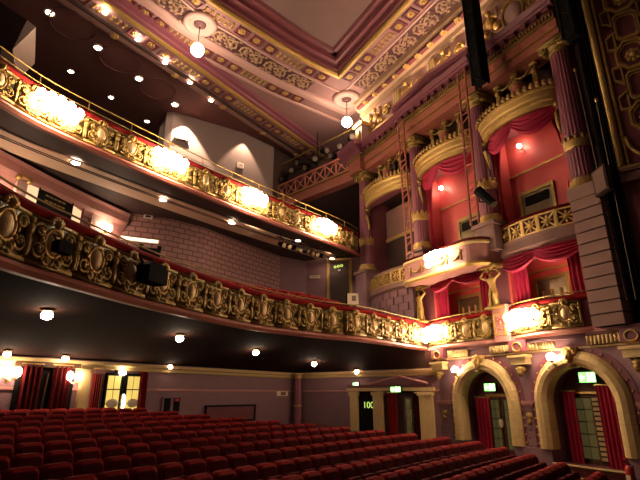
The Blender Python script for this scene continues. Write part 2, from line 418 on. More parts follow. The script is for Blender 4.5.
# round ceiling traps in the gallery ceiling
for k, (px, py) in enumerate([(73, 25), (120, 60), (158, 89)]):
    c = zpl(px, py, ZG); m = MB(); nn_ = 20
    m.ring([(.95 * cos(2 * pi * i / nn_), .95 * sin(2 * pi * i / nn_)) for i in range(nn_)], [(.86 * cos(2 * pi * i / nn_), .86 * sin(2 * pi * i / nn_)) for i in range(nn_)], -.05, .1, 'z')
    m.prism([(.86 * cos(2 * pi * i / nn_), .86 * sin(2 * pi * i / nn_)) for i in range(nn_)], -.01, .1)
    o = m.build('trapdoor_ring', dark_ceiling, gc); o.location = (c[0], c[1], ZG)
# ceiling medallions above the pendant globes
m = MB(); m.lathe([(.0, 0), (.28, -.02), (.3, -.08), (.36, -.1), (.42, -.05), (.5, -.05), (.56, -.12), (.66, -.12), (.72, -.03), (.74, .05)], n=24)
med_me = m.mesh('medallion', mauve_lt, True)
MED = [zpl(200, 24, ZK - .05), zpl(346.5, 99, ZK - .05)]
m = MB(); m.lathe([(.0, -.10), (.2, -.10), (.26, -.06), (.27, .0)], n=20); medc_me = m.mesh('medallion_centre', bed_m, True)
for c in MED: o = inst('medallion', med_me, ceiling, (*c, ZK - .04)); inst('medallion_centre', medc_me, o)

# ================================================================== BALCONIES
# gilded cartouche panel, about 1 m wide and .78 high; local x along the front, -y outwards
def cartouche_meshes(W=1.0, H=.78):
    b = MB(); b.box(-W / 2, W / 2, .0, .05, 0, H); b.box(-W / 2, W / 2, -.05, .02, 0, .06); b.box(-W / 2, W / 2, -.04, .02, H - .05, H)
    for s in (-1, 1):
        for (cx, cz, r, a) in ((.30, .56, .13, 0), (.30, .26, .15, pi), (.12, .12, .10, pi / 2)):
            n = 12; sg = s
            b.tube([(s * cx + sg * r * (1 - .8 * i / n) * cos(a + 2.6 * pi * i / n), -.05 - .02 * (i / n), cz + r * (1 - .8 * i / n) * sin(a + 2.6 * pi * i / n)) for i in range(n + 1)], .032, 5)
            b.ell((s * cx, -.07, cz), (.05, .05, .05), 6, 4)
        for k in range(4): b.ell((s * (.20 + .02 * k), -.05, .16 + .13 * k), (.05, .05, .07), 5, 4)
        # term figure at each end
        b.ell((s * W * .48, -.05, .28), (.05, .06, .20), 6, 5); b.ell((s * W * .48, -.06, .52), (.055, .06, .10), 6, 5); b.ell((s * W * .48, -.07, .66), (.05, .05, .065), 6, 5)
    for k in range(5): b.ell((-.16 + .08 * k, -.05, .10 - .03 * sin(pi * k / 4)), (.05, .05, .045), 5, 4)
    bm_ = b.mesh('ornament_panel', gold_dk, True)
    c = MB(); c.ell((0, -.03, .42), (.155, .09, .20), 12, 8)
    cm = c.mesh('cartouche', pale_gold, True)
    r = MB(); r.tube([(.185 * cos(q), -.05, .42 + .235 * sin(q)) for q in [2 * pi * k / 18 for k in range(18)]], .033, 5, True)
    rm = r.mesh('cartouche_rim', gold, True)
    h = MB(); h.ell((0, -.10, .735), (.06, .06, .075), 8, 6)
    for k in range(7):
        q = pi * k / 6; h.ell((.12 * cos(q), -.06, .735 + .10 * sin(q)), (.045, .045, .045), 5, 4)
    hm = h.mesh('mask', gold, True)
    return bm_, cm, rm, hm
OPM = cartouche_meshes()
def ornament(parent, loc, rz, sx=1):
    o = inst('ornament_panel', OPM[0], parent, loc, rz); o.scale = (sx, 1, .93)
    for nm, me in (('cartouche', OPM[1]), ('cartouche_rim', OPM[2]), ('mask', OPM[3])): inst(nm, me, o)
    return o
def front(name, label, path, z0, step, rail, root_loc):
    t = thing(name, label, 'balcony', root_loc)
    def sw(nm, prof, mt, smooth=False):
        m = MB(); m.sweep(path, prof); return m.build(nm, mt, t, smooth, True)
    sw('parapet', [(-.06, z0 - .1), (-.06, z0 + .88), (-.25, z0 + .88), (-.25, z0 - .1)], maroon)
    sw('base_moulding', [(-.1, z0 - .16), (.02, z0 - .16), (.07, z0 - .09), (.05, z0 - .03), (0, z0), (-.1, z0)], rust)
    sw('velvet_ledge', [(-.28, z0 + .78), (0, z0 + .74), (.05, z0 + .80), (.02, z0 + .90), (-.28, z0 + .92)], velvet, True)
    if rail:
        m = MB(); rp = offset(path, -.05); m.tube([(x, y, z0 + 1.22) for x, y in rp], .018, 5)
        m.tube([(x, y, z0 + 1.0) for x, y in rp], .014, 5); m.build('guard_rail', gold_dk, t, True, True)
        for (x, y, a) in along(rp, 1.3):
            m = MB(); m.tube([(x, y, z0 + .88), (x, y, z0 + 1.22)], .016, 5); m.build('rail_post', brass, t, False, True)
    else:
        m = MB(); rp = offset(path, .06); m.tube([(x, y, z0 + .95) for x, y in rp], .018, 5); m.build('guard_rail', gold_dk, t, True, True)
    for (x, y, a) in along(path, step):
        ornament(t, (x - root_loc[0], y - root_loc[1], z0 + .01 - root_loc[2]), a, step)
    return t
dc = front('dress_circle_balcony', 'lower gilded balcony with cartouche panels and red velvet ledge above the stalls', dress, 3.5, .9, False, (-1.5, 12.5, 3.3))
uc = front('upper_circle_balcony', 'upper gilded balcony with brass guard rail and cream-striped underside', upper, 8.0, .9, True, (-3.5, 14.5, 7.8))
# upper circle soffit in bands
uo = resample(upper, .3)
def ub(d0, z0, d1, z1, nm, mt):
    m = MB(); a, b = offset(uo, -d0), offset(uo, -d1)
    m.surf([[(x, y, z0) for x, y in a], [(x, y, z1) for x, y in b]]); m.surf([[(x, y, z0 + .2) for x, y in a], [(x, y, z1 + .2) for x, y in b]])
    return m.build(nm, mt, uc, False, True)
ub(.0, 7.86, 1.25, 8.06, 'soffit_edge', dark); ub(1.25, 8.02, 2.25, 8.02, 'soffit_stripe', cream_band); ub(2.25, 8.06, 6.5, 8.06, 'soffit', dark)
for d in (1.52, 1.62):
    m = MB(); m.sweep(offset(uo, -d), [(-.012, 8.03), (-.012, 8.005), (.012, 8.005), (.012, 8.03)]); m.build('groove', dark, uc, False, True)

# ================================================================== BOX WALL
WR = WA
def wthing(name, label, cat, x, y, z, group=None): return thing(name, label, cat, wl(x, y, z), WR, group)
CX = (-9.8, -5.9, -2.4, .97)                            # column axes
ARCH = ((-3.5, 1.33, 1.0), (-.22, 1.33, 1.0))           # centre, outer and inner radius
SPR = 1.53
def archpts(cx, r, n=14, z0=0.0):
    return [(cx - r, z0), (cx - r, SPR * .5)] + [(cx - r * cos(pi * i / n), SPR + r * sin(pi * i / n)) for i in range(n + 1)] + [(cx + r, SPR * .5), (cx + r, z0)]
# wall with two arches, floor to first front
m = MB()
def arch_bay(m, xa, xb, cx, r, zt, y, depth):
    a = archpts(cx, r, 14, -.4); k = len(a); out = []
    for (x, z) in a:
        if z < SPR: out.append((xa if x < cx else xb, z))
        else:
            q = math.atan2(z - SPR, x - cx); ca, sa = cos(q), sin(q)
            tx = ((xb - cx) if ca > 0 else (cx - xa)) / max(abs(ca), 1e-6); tz = (zt - SPR) / max(sa, 1e-6); t = min(tx, tz); out.append((cx + ca * t, SPR + sa * t))
    vs = [(x, y, z) for x, z in a] + [(x, y, z) for x, z in out] + [(x, y + depth, z) for x, z in a]
    fs = [(i, i + 1, k + i + 1, k + i) for i in range(k - 1)] + [(i, 2 * k + i, 2 * k + i + 1, i + 1) for i in range(k - 1)]
    m.add(vs, fs)
mid = (ARCH[0][0] + ARCH[1][0]) / 2
arch_bay(m, -6.2, mid, ARCH[0][0], 1.0, 3.5, 0, .7); arch_bay(m, mid, 1.35, ARCH[1][0], 1.0, 3.5, 0, .7)
m.box(1.35, 1.95, .0, .3, -.4, 3.5)
wbox = m.build('wall_box', purple_wall); place(wbox, wl(0, 0, 0), WR); struct(wbox, 'purple wall with two gilded arches below the boxes')
def wpart(m, name, mt, smooth=False): o = m.build(name, mt, wbox, smooth); return o
m = MB(); m.box(-6.4, 2.0, .7, .85, -.6, 3.5); wpart(m, 'recess_back', brown)
m = MB(); m.box(-6.2, 1.4, 1.0, 1.2, 3.2, 17); m.box(-10.2, -6.2, 2.3, 2.5, 3.2, 17); m.box(1.35, 1.95, .15, .4, 3.5, 17); wpart(m, 'upper_backing', dark)
m = MB(); m.box(-6.2, 1.4, .05, 1.3, 3.3, 3.55); wpart(m, 'tier_slab', maroon)
m = MB(); m.box(-10.2, 1.4, .1, 2.4, 6.0, 6.25); wpart(m, 'tier_slab', maroon)
m = MB(); m.box(-10.2, 1.4, .25, 2.4, 10.75, 10.9); wpart(m, 'tier_slab', dark)
# plinth, impost string and rusticated courses between the arches
m = MB()
for a, b in ((-6.2, ARCH[0][0] - 1.02), (ARCH[0][0] + 1.02, ARCH[1][0] - 1.02), (ARCH[1][0] + 1.02, 1.95)): m.box(a, b, -.1, 0, -.4, .32)
wpart(m, 'plinth', purple_wall)
for a, b in ((-6.2, ARCH[0][0] - 1.5), (ARCH[0][0] + 1.5, ARCH[1][0] - 1.5), (ARCH[1][0] + 1.5, 1.95)):
    if b - a > .05:
        for k in range(5):
            m = MB(); m.box(a, b, -.05, 0, .36 + .22 * k, .55 + .22 * k); wpart(m, 'stone_course', purple_wall)
        m = MB(); m.box(a - .06, b + .06, -.1, 0, 1.50, 1.58); m.box(a - .03, b + .03, -.07, 0, 1.44, 1.5); wpart(m, 'impost_string', pink)
m = MB(); m.box(-6.2, 1.95, -.06, 0, 3.28, 3.34); m.box(-6.2, 1.95, -.12, 0, 3.34, 3.42); wpart(m, 'string_course', pink)
m = MB(); m.box(-6.2, 1.95, -.04, 0, 2.95, 3.0); wpart(m, 'string_course', cream)
# consoles and fluted blocks above the arches
for cx, r, ri in ARCH:
    for s in (-1, 1):
        m = MB(); x0 = cx + s * .95
        for k in range(9): m.tube([(x0 + (k - 4) * .105, -.07, 3.02), (x0 + (k - 4) * .105, -.07, 3.25)], .05, 6)
        wpart(m, 'fluted_block', cream, True)
for cx in (-5.35, -1.86, 1.5):
    m = MB(); m.box(cx - .28, cx + .28, -.25, 0, 2.62, 2.82); m.box(cx - .34, cx + .34, -.3, 0, 2.82, 2.9); wpart(m, 'console', cream)
    m = MB(); m.lathe([(.02, -.1), (.14, -.02), (.16, .06), (.06, .14)], (cx, -.14, 2.45), 10); m.ell((cx, -.2, 2.4), (.1, .1, .14), 8, 5); wpart(m, 'carved_boss', gold_dk, True)
    m = MB(); m.box(cx - .3, cx + .3, -.2, 0, 3.0, 3.35); wpart(m, 'pedestal', purple)
    m = MB(); m.tube([(cx + .16 * cos(q), -.22, 3.14 + .13 * sin(q)) for q in [2 * pi * k / 14 for k in range(14)]], .03, 5, True); wpart(m, 'wreath', gold, True)
    m = MB(); m.ell((cx, -.02, 1.15), (.14, .08, .12), 8, 5); m.ell((cx, -.04, 1.0), (.09, .07, .1), 8, 5); wpart(m, 'carved_boss', gold_dk, True)
# gilded arch surrounds with stones, studs and keystone masks
for i, (cx, ro, ri) in enumerate(ARCH):
    t = wthing('arch_surround', ['gilded horseshoe arch surround beside the pedimented doorcase', 'gilded horseshoe arch surround above two lit step edges'][i], 'arch', cx, 0, .32)
    n = 13; path = []
    seg = [(0, SPR - .32, None)]
    def pt(u):                                           # u 0..1 up the left jamb, over, down the right jamb
        h = SPR - .32; La = pi * 1.16; tot = 2 * h + La; d = u * tot
        if d < h: return (-1, 0, d, 0)
        if d < h + La: return (None, (d - h) / La * pi, 0, 0)
        return (1, 0, h - (d - h - La), 0)
    def at(u, r):
        k = pt(u); h = SPR - .32
        if k[0] is None: return (-r * cos(k[1]), h + r * sin(k[1]))
        return (k[0] * r, k[2])
    for k in range(24):
        u0, u1 = k / 24 + .0005, (k + 1) / 24 - .0005; m = MB()
        prof = [(ri - .04, .22), (ri - .04, -.10), (ri + .06, -.20), (ri + .17, -.23), (ri + .29, -.18), (ro + .04, -.08), (ro + .04, 0)]
        rows_ = [[(at(u, r)[0], y, at(u, r)[1]) for r, y in prof] for u in (u0, (u0 + u1) / 2, u1)]
        m.surf(rows_); kk = len(prof); m.f += [tuple(range(kk)), tuple(range(2 * kk, 3 * kk))]
        m.build('surround_stone', cream, t)
    m = MB(); 
    for k in range(27): x, z = at((k + .5) / 27, ro + .11); m.ell((x, -.03, z), .038, 6, 4)
    m.build('gold_stud', gold, t, True)['kind'] = 'stuff'
    m = MB(); m.ring([(at(k / 40, ro + .22)) for k in range(41)], [(at(k / 40, ro - .02)) for k in range(41)], -.02, .0, 'y', False); m.build('surround_border', purple, t)
    m = MB(); h = SPR - .32 + ro - .1
    m.ell((0, -.22, h), (.13, .13, .18), 10, 7); m.ell((0, -.33, h - .02), (.035, .05, .05), 6, 5); m.ell((0, -.27, h - .12), (.07, .06, .06), 6, 5)
    for k in range(8): q = pi * k / 7; m.ell((.15 * cos(q), -.2, h + .06 + .14 * sin(q)), (.06, .07, .07), 6, 4)
    m.prism([(-.12, h - .3), (.12, h - .3), (.2, h + .24), (-.2, h + .24)], -.16, 0, 'y')
    m.build('keystone_mask', gold, t, True)

# ---- first tier: gilded fronts of the two lower boxes
def bowpath(xa, xb, bow, y0=0.0, n=12, p=2):
    return [wl(xa + (xb - xa) * i / n, y0 - bow * (1 - abs(2 * i / n - 1) ** p))[:2] for i in range(n + 1)]
for (xa, xb, bow, lab) in ((-5.98, -2.68, .12, 'gilded cartouche front of the lower box under the bowed pink front'), (-2.12, .70, .3, 'gilded cartouche front of the lower box beside the brown pier')):
    t = front('box_balcony', lab, bowpath(xa, xb, bow), 3.5, .84, False, wl((xa + xb) / 2, 0, 3.3)); t['category'] = 'box front'
    m = MB(); m.prism([wl(xa + (xb - xa) * i / 12, .15 - (bow + .1) * (1 - (2 * i / 12 - 1) ** 2))[:2] for i in range(13)] + [wl(xb, .5)[:2], wl(xa, .5)[:2]], 3.22, 3.36); m.build('soffit', purple_wall, t, False, True)
t = wthing('relief_pedestal', 'small pink relief pedestal between the two gilded lower box fronts', 'pedestal', -2.4, -.02, 3.35)
m = MB(); m.box(-.28, .28, -.16, .1, 0, 1.05); m.box(-.32, .32, -.2, .1, 1.05, 1.15); m.build('pedestal_block', pink, t)
m = MB(); m.ring([(-.22, .2), (.22, .2), (.22, .9), (-.22, .9)], [(-.17, .25), (.17, .25), (.17, .85), (-.17, .85)], -.2, -.15); m.build('gold_frame', gold, t)
m = MB(); m.ell((0, -.17, .62), (.07, .05, .1), 8, 5); m.ell((0, -.17, .42), (.12, .04, .06), 8, 5)
for s in (-1, 1): m.ell((s * .1, -.17, .7), (.05, .04, .07), 6, 4)
m.build('relief_mask', rust, t, True)

# ---- box interiors
def draped(xa, xb, za, zb, y, folds, amp, taper=None, n=40, gather=None):
    m = MB(); rows = []
    for j in range(13):
        v = j / 12; z = za + (zb - za) * v; row = []
        for i in range(n + 1):
            u = i / n; a, b = xa, xb
            if taper: f = taper(v); a, b = a + f[0], b + f[1]
            row.append((a + (b - a) * u, y + amp * sin(2 * pi * folds * u) * (.7 + .3 * sin(3 * v + u)), z))
        rows.append(row)
    m.surf(rows); return m
def swag_valance(xa, xb, zt, drop, y, n_sw, bow=0.0):
    m = MB(); n = 16 * n_sw; rows = []
    for j in range(31):
        v = j / 30; row = []
        for i in range(n + 1):
            u = i / n; s = (u * n_sw) % 1 if i < n else 1; h = drop * (.45 + .55 * (1 - (2 * s - 1) ** 2)); x = xa + (xb - xa) * u
            row.append((x, y - bow * (1 - (2 * u - 1) ** 2) - .06 * v - .055 * (1 + sin(v * 30)) * sin(pi * s) ** .5, zt - h * v))
        rows.append(row)
    m.surf(rows); return m
BOXES = [(-5.55, -2.75, 3.55, 5.95, 'lower box under the bowed pink front', 1), (-2.05, .56, 3.55, 5.95, 'lower box beside the brown pier', 1),
         (-5.55, -2.75, 6.25, 10.6, 'upper box behind the bowed pink front', 2), (-2.05, .50, 6.25, 10.6, 'upper box behind the gold lattice', 2)]
for (xa, xb, z0, z1, lab, tier) in BOXES:
    xc = (xa + xb) / 2; D = .75
    t = wthing('theatre_box', 'red painted interior of the ' + lab, 'theatre box', xc, .1, z0)
    h = z1 - z0; hw = (xb - xa) / 2
    m = MB(); m.box(-hw, hw, D - .08, D, 0, h); m.build('back_wall', box_red, t)
    for s in (-1, 1): m = MB(); m.box(s * hw - .04, s * hw + .04, .0, D, 0, h); m.build('side_wall', box_red, t)
    m = MB(); m.box(-hw, hw, .12, D, h - .06, h); m.build('box_ceiling', box_red if tier == 1 else maroon, t)
    dz = wpx(530, 170, -.7)[1] - z0 if tier == 2 else 1.95
    m = MB(); m.box(-hw + .04, hw - .04, D - .13, D - .07, dz, dz + .07); m.build('gold_dado', gold, t)
    # mirrored door
    dx = wpx(537, 200, -.7)[0] - xc if tier == 2 and xc > -3 else wpx(469, 305, -.7)[0] - xc if xc < -3 and tier == 1 else wpx(551, 285, -.7)[0] - xc if tier == 1 else .2
    dw_ = .55 if tier == 2 else .5; dh = (wpx(537, 190, -.7)[1] - z0) if tier == 2 else 1.65
    m = MB(); m.ring([(dx - dw_ - .1, .05), (dx + dw_ + .1, .05), (dx + dw_ + .1, dh + .12), (dx - dw_ - .1, dh + .12)], [(dx - dw_, .1), (dx + dw_, .1), (dx + dw_, dh), (dx - dw_, dh)], D - .16, D - .06)
    f = m.build('door_frame', gold_dk, t)
    m = MB(); m.box(dx - dw_, dx + dw_, D - .12, D - .08, .1, dh); m.build('door_leaf', mirror, t)
    if tier == 2: m = MB(); m.box(dx - dw_ + .1, dx + dw_ - .1, D - .14, D - .11, dh - .42, dh - .1); m.build('door_window', black, t)
    else:
        for k in range(3): m = MB(); m.tube([(dx - dw_ * .6 + k * dw_ * .6, D - .15, .15), (dx - dw_ * .6 + k * dw_ * .6, D - .15, dh * .8)], .035, 6); m.build('door_bar', brass, t)
    # lamp inside
    a_ = wpx(441, 188, -.53) if xc < -3 else wpx(519, 146, -.53)
    lx, ly, lz = (a_[0] - xc, D - .32, a_[1] - z0) if tier == 2 else (hw - .24, .42, h - .3)
    lt = wthing('box_lamp', ('small bare globe lamp on the wall of the ' if tier == 2 else 'small ceiling globe lamp inside the ') + lab, 'lamp', xc + lx, .1 + ly, z0 + lz)
    m = MB(); m.ell((0, 0, 0), .085 if tier == 2 else .1, 10, 7); m.build('globe', bulb_hi if tier == 2 else pend_m, lt, True)
    m = MB()
    if tier == 2: m.tube([(0, .09, -.02), (0, .24, -.12)], .02, 6); m.lathe([(.05, 0), (.06, .02)], (0, .1, -.1), 8)
    else: m.tube([(0, 0, .06), (0, 0, .25)], .02, 6)
    m.build('bracket', brass, lt)
    # curtains: a swag valance and two side drapes
    ct = wthing('swag_curtain', 'crimson swagged curtain framing the ' + lab, 'curtain', xc, 0, z1)
    if tier == 1: m = swag_valance(-hw - .1, hw + .1, -.0, .55, .02, 2, .25); b_ = .25
    else: m = swag_valance(-hw - .1, hw + .1, -.1, .95, .02, 2, .45)
    m.build('valance', curtain_m, ct, True)
    H = h - (.0 if tier == 1 else .1)
    for s in (-1, 1):
        def tp(v, s=s): k = .55 * (max(0, v - .5) * 2) ** 1.6 if tier == 1 else .35 * sin(pi * min(1, v * 1.0)) ; return ((0, -k) if s < 0 else (k, 0))
        wdt = .62 if tier == 1 else .42
        m = draped(-hw if s < 0 else hw - wdt, -hw + wdt if s < 0 else hw, -.05, -H, .2, 4, .05, tp)
        m.build('drape', curtain_m, ct, True)
# dark partitions behind the columns
for x in CX[1:]:
    m = MB(); m.box(x - .36, x + .36, .12, .95, 3.5, 12.6); wpart(m, 'partition', maroon)
m = MB(); m.box(-10.15, -9.5, .12, 1.25, 3.5, 12.6); wpart(m, 'partition', maroon)

# ---- bowed pink front of the central upper box
t = wthing('bowed_box_front', 'bowed pink box front with gilt swags and rounded corners', 'box front', -4.3, 0, 5.78)
def roundpath(hw, v, r, y0=.1, n=8):
    p = [(-hw, y0)]
    p += [(-hw + r - r * cos(pi / 2 * i / n), -v + r - r * sin(pi / 2 * i / n)) for i in range(n + 1)]
    p += [(hw - r + r * sin(pi / 2 * i / n), -v + r - r * cos(pi / 2 * i / n)) for i in range(n + 1)]
    return p + [(hw, y0)]
rp = roundpath(2.05, 1.0, .65)
m = MB(); m.sweep(rp, [(0, .15), (0, .78), (-.1, .78), (-.1, .15)]); m.build('panel', pink, t)
m = MB(); m.sweep(rp, [(-.1, 0), (.02, 0), (.09, .06), (.07, .14), (.0, .17), (-.1, .17)]); m.build('gold_base_moulding', gold, t)
m = MB(); m.sweep(rp, [(-.1, .76), (.03, .76), (.06, .82), (.05, .87), (-.1, .88)]); m.build('top_moulding', cream, t)
m = MB(); m.sweep(rp, [(-.22, .86), (.05, .87), (.07, .93), (.0, .98), (-.22, .96)]); m.build('velvet_ledge', velvet_dk, t)
m = MB(); m.prism(offset(rp, -.05), .0, .1); m.build('soffit', pink, t)
for k in range(4):
    x0, x1 = -1.25 + .65 * k, -.62 + .65 * k
    m = MB(); m.tube([(x0 + (x1 - x0) * i / 8, -1.04, .55 - .2 * sin(pi * i / 8)) for i in range(9)], [.02 + .02 * sin(pi * i / 8) for i in range(9)], 5); m.build('gilt_swag', gold, t, True)
for k in range(5):
    m = MB(); m.tube([(-1.28 + .65 * k, -1.03, .28), (-1.28 + .65 * k, -1.03, .62)], .025, 5); m.ell((-1.28 + .65 * k, -1.05, .6), (.06, .04, .05), 6, 4); m.build('gilt_tassel', gold, t, True)

# ---- gold lattice balustrades of the side upper boxes
def lattice_mesh(wd=.5, ht=.55):
    m = MB(); a = wd / 2
    m.ring([(-a, 0), (a, 0), (a, ht), (-a, ht)], [(-a + .05, .05), (a - .05, .05), (a - .05, ht - .05), (-a + .05, ht - .05)], -.04, .03)
    for s in (-1, 1):
        m.tube([(-s * (a - .05), 0, .06), (s * (a - .05), 0, ht - .06)], .028, 4)
        m.ell((s * a * .45, -.01, ht / 2), (.07, .03, .035), 6, 4); m.ell((0, -.01, ht / 2 + s * ht * .24), (.035, .03, .07), 6, 4)
    m.ell((0, -.03, ht / 2), (.075, .05, .075), 8, 5); return m.mesh('lattice_panel', gold)
LAT = lattice_mesh()
def lattice_front(label, path, z0, npan, root, fascia, ledge):
    t = thing('lattice_box_front', label, 'box front', root)
    L = sum(math.hypot(b[0] - a[0], b[1] - a[1]) for a, b in zip(path, path[1:])); st = L / npan * .985
    for (x, y, a) in along(path, st):
        o = inst('lattice_panel', LAT, t, (x - root[0], y - root[1], z0 - root[2]), a); o.scale = (st / .5, 1, 1)
    for nm, prof, mt in (('fascia', [(-.12, z0 - fascia), (0, z0 - fascia), (.08, z0 - fascia + .1), (.05, z0 - .1), (.06, z0), (-.12, z0)], brown), ('ledge', [(-.12, z0 + .55), (.06, z0 + .55), (.08, z0 + .62), (.0, z0 + .66), (-.12, z0 + .66)], ledge), ('dark_back', [(-.1, z0), (-.08, z0), (-.08, z0 + .55), (-.1, z0 + .55)], maroon)):
        m = MB(); m.sweep(path, prof); m.build(nm, mt, t, False, True)
    return t
rpath = bowpath(-2.1, .66, .28)
t = lattice_front('gold lattice box balustrade between the bowed front and the rusticated pier', rpath, 6.42, 5, wl(-.8, 0, 6.0), .45, velvet_dk)
m = MB(); m.prism(rpath + [wl(.66, .3)[:2], wl(-2.1, .3)[:2]], 5.97, 6.02); m.build('soffit', brown, t, False, True)
lpath = smooth_path([wl(-9.5, -.1)[:2], wl(-8.6, -.55)[:2], wl(-7.2, -.75)[:2], wl(-6.0, -.6)[:2]], .25)
lattice_front('gold lattice balustrade curving away from the bowed front to the far column', lpath, 6.08, 7, wl(-8, 0, 5.8), .3, brown)
# curved block wall below it
t = thing('curved_block_wall', 'curved purple stone block wall below the far lattice balustrade', 'wall', wl(-8, 0, 3.6))
for k in range(6):
    pp = resample(lpath, .03); nb = 7; L = len(pp)
    for j in range(nb + (k % 2)):
        a = int((j - .5 * (k % 2)) / nb * L) + 1; b = int((j + 1 - .5 * (k % 2)) / nb * L) - 1; a, b = max(a, 0), min(b, L - 1)
        if b - a < 3: continue
        seg = pp[a:b + 1:3]; 
        if len(seg) < 2: continue
        m = MB(); m.sweep(seg, [(-.2, 4.02 + .3 * k), (0, 4.02 + .3 * k), (0, 4.305 + .3 * k), (-.2, 4.305 + .3 * k)]); m.build('stone_block', purple_wall, t, False, True)
m = MB(); m.sweep(lpath, [(-.25, 3.5), (-.02, 3.5), (-.02, 5.83), (-.25, 5.83)]); m.build('joint_bed', dark, t, False, True)

# ---- big fluted columns
COLAB = ['fluted purple column at the far end by the upper balcony', 'fluted purple column behind the lattice ladder left of the bowed box', 'fluted purple column between bowed box and lattice box', 'fluted purple column on the brown rusticated pier']
for x, lab in zip(CX, COLAB):
    t = wthing('column', lab, 'column', x, 0, 7.3); t.scale = (1, 1, .957)
    m = MB(); r = .33; m.lathe([(r, .3), (r, 1.4), (r * .97, 3), (r * .88, 4.9)], n=40, flute=.05); m.build('shaft', purple, t)
    m = MB(); m.lathe([(.44, 0), (.44, .07), (.40, .10), (.42, .16), (.37, .2), (.39, .26), (.34, .32)], n=24); m.build('base', gold, t, True)
    m = MB(); m.lathe([(.33, 1.28), (.37, 1.32), (.36, 1.38), (.38, 1.52), (.36, 1.58), (.33, 1.62)], n=24)
    for k in range(12): q = 2 * pi * k / 12; m.ell((.34 * cos(q), .34 * sin(q), 1.64), (.06, .06, .10), 5, 4)
    m.build('gold_band', gold, t, True)
    m = MB(); m.lathe([(.30, 4.82), (.33, 4.86), (.31, 4.92), (.36, 5.02), (.42, 5.1)], n=20); m.box(-.46, .46, -.46, .46, 5.16, 5.28)
    for sx in (-1, 1):
        for sy in (-1, 1):
            n = 14; m.tube([(sx * (.34 + .15 * (1 - .8 * i / n) * cos(1.5 + 3.2 * pi * i / n)), sy * .36, 5.06 + .15 * (1 - .8 * i / n) * sin(1.5 + 3.2 * pi * i / n)) for i in range(n + 1)], .05, 6)
        m.tube([(sx * .36, -.36, 5.06), (sx * .36, .36, 5.06)], .11, 8)
    m.tube([(-.36, -.38, 5.14), (.36, -.38, 5.14)], .04, 6)
    m.build('capital', gold_dk, t, True)
# pedestals and the rusticated pier
for x, z0, lab in ((-9.8, 3.6, 'plain purple pedestal under the far column'), (-5.9, 6.3, 'low brown pedestal under the column left of the bowed box'), (-2.4, 6.3, 'low brown pedestal under the column right of the bowed box')):
    t = wthing('pedestal', lab, 'pedestal', x, 0, z0)
    m = MB(); m.box(-.42, .42, -.42, .3, 0, 7.3 - z0 - .14); m.build('pedestal_block', purple_wall if x < -9 else brown, t)
    m = MB(); m.box(-.48, .48, -.48, .3, 7.3 - z0 - .14, 7.3 - z0 - .002); m.build('pedestal_cap', brown, t)
t = wthing('rusticated_pier', 'brown pier of wide stone courses under the near fluted column', 'pier', 1.12, 0, 3.42)
for k in range(11):
    m = MB(); z = .32 * k; m.box(-.42, .40, -.42, .3, z, z + .285 if k < 10 else z + .36); m.build('stone_course', brown, t)
m = MB(); m.box(-.38, .36, -.37, .3, 0, 3.6); m.build('joint_bed', dark, t)
m = MB(); m.box(-.46, .44, -.46, .3, 3.5, 3.86); m.build('pier_cap', brown, t)

# ---- gilded half-round canopies with cresting
CAN = ((-7.85, 1.6, 'far gilded half-round canopy over the dark box by the far column', False), (-4.15, 1.5, 'gilded half-round canopy over the bowed pink box', True), (-.74, 1.42, 'gilded half-round canopy next to the near fluted column', True))
for (xc, hw, lab, _) in CAN:
    t = wthing('box_canopy', lab, 'canopy', xc, 0, 10.28); n = 20
    pth = [(-hw * cos(pi * i / n), -.05 - .62 * sin(pi * i / n)) for i in range(n + 1)]
    m = MB(); m.sweep(pth, [(-.12, 0), (.0, 0), (.02, .12), (.07, .16), (.07, .26), (.10, .32), (.12, .48), (.16, .52), (.16, .6), (-.12, .62)]); m.build('gold_cornice', gold, t)
    m = MB(); m.prism(pth, .03, .12); m.build('canopy_soffit', maroon, t)
    m = MB(); m.prism(pth, .5, .58); m.build('canopy_top', maroon, t)
    op = offset(pth, .18); k = 0
    for (x, y, a) in along(op, .19):
        m = MB(); m.ell((0, 0, .10), (.075, .04, .12), 6, 4); m.ell((0, -.02, .05), (.085, .05, .05), 6, 4)
        if k == 0: cre = m.mesh('antefix', gold, True)
        inst('antefix', cre, t, (x, y, .60), a); k += 1
    for s in (-1, 1):
        m = MB(); m.tube([(s * (hw + .02), -.1, -.05), (s * (hw - .02), -.22, -.35), (s * (hw - .06), -.14, -.75), (s * (hw - .04), -.1, -1.0)], [.1, .07, .06, .04], 6); m.ell((s * hw, -.16, -.02), (.11, .11, .1), 8, 5)
        m.build('scroll_bracket', gold_dk, t, True)
# left box: dark back with pale panel, gold rail, dotted light strips
t = wthing('box_back_panel', 'dark box recess with a gold rail under the far canopy', 'panel', -7.85, 1.0, 6.3)
m = MB(); m.box(-1.9, 1.9, .0, .1, 2.65, 4.1); m.build('upper_panel', brown, t)
m = MB(); m.box(-1.9, 1.9, -.06, .05, 2.5, 2.66); m.build('gold_rail', gold, t)
m = MB(); m.box(-1.9, 1.9, .0, .1, 0, 2.5); m.build('lower_panel', dark, t)
m = MB(); m.box(.2, 1.5, -.03, .02, .3, 1.3); m.build('pale_panel', cream, t)
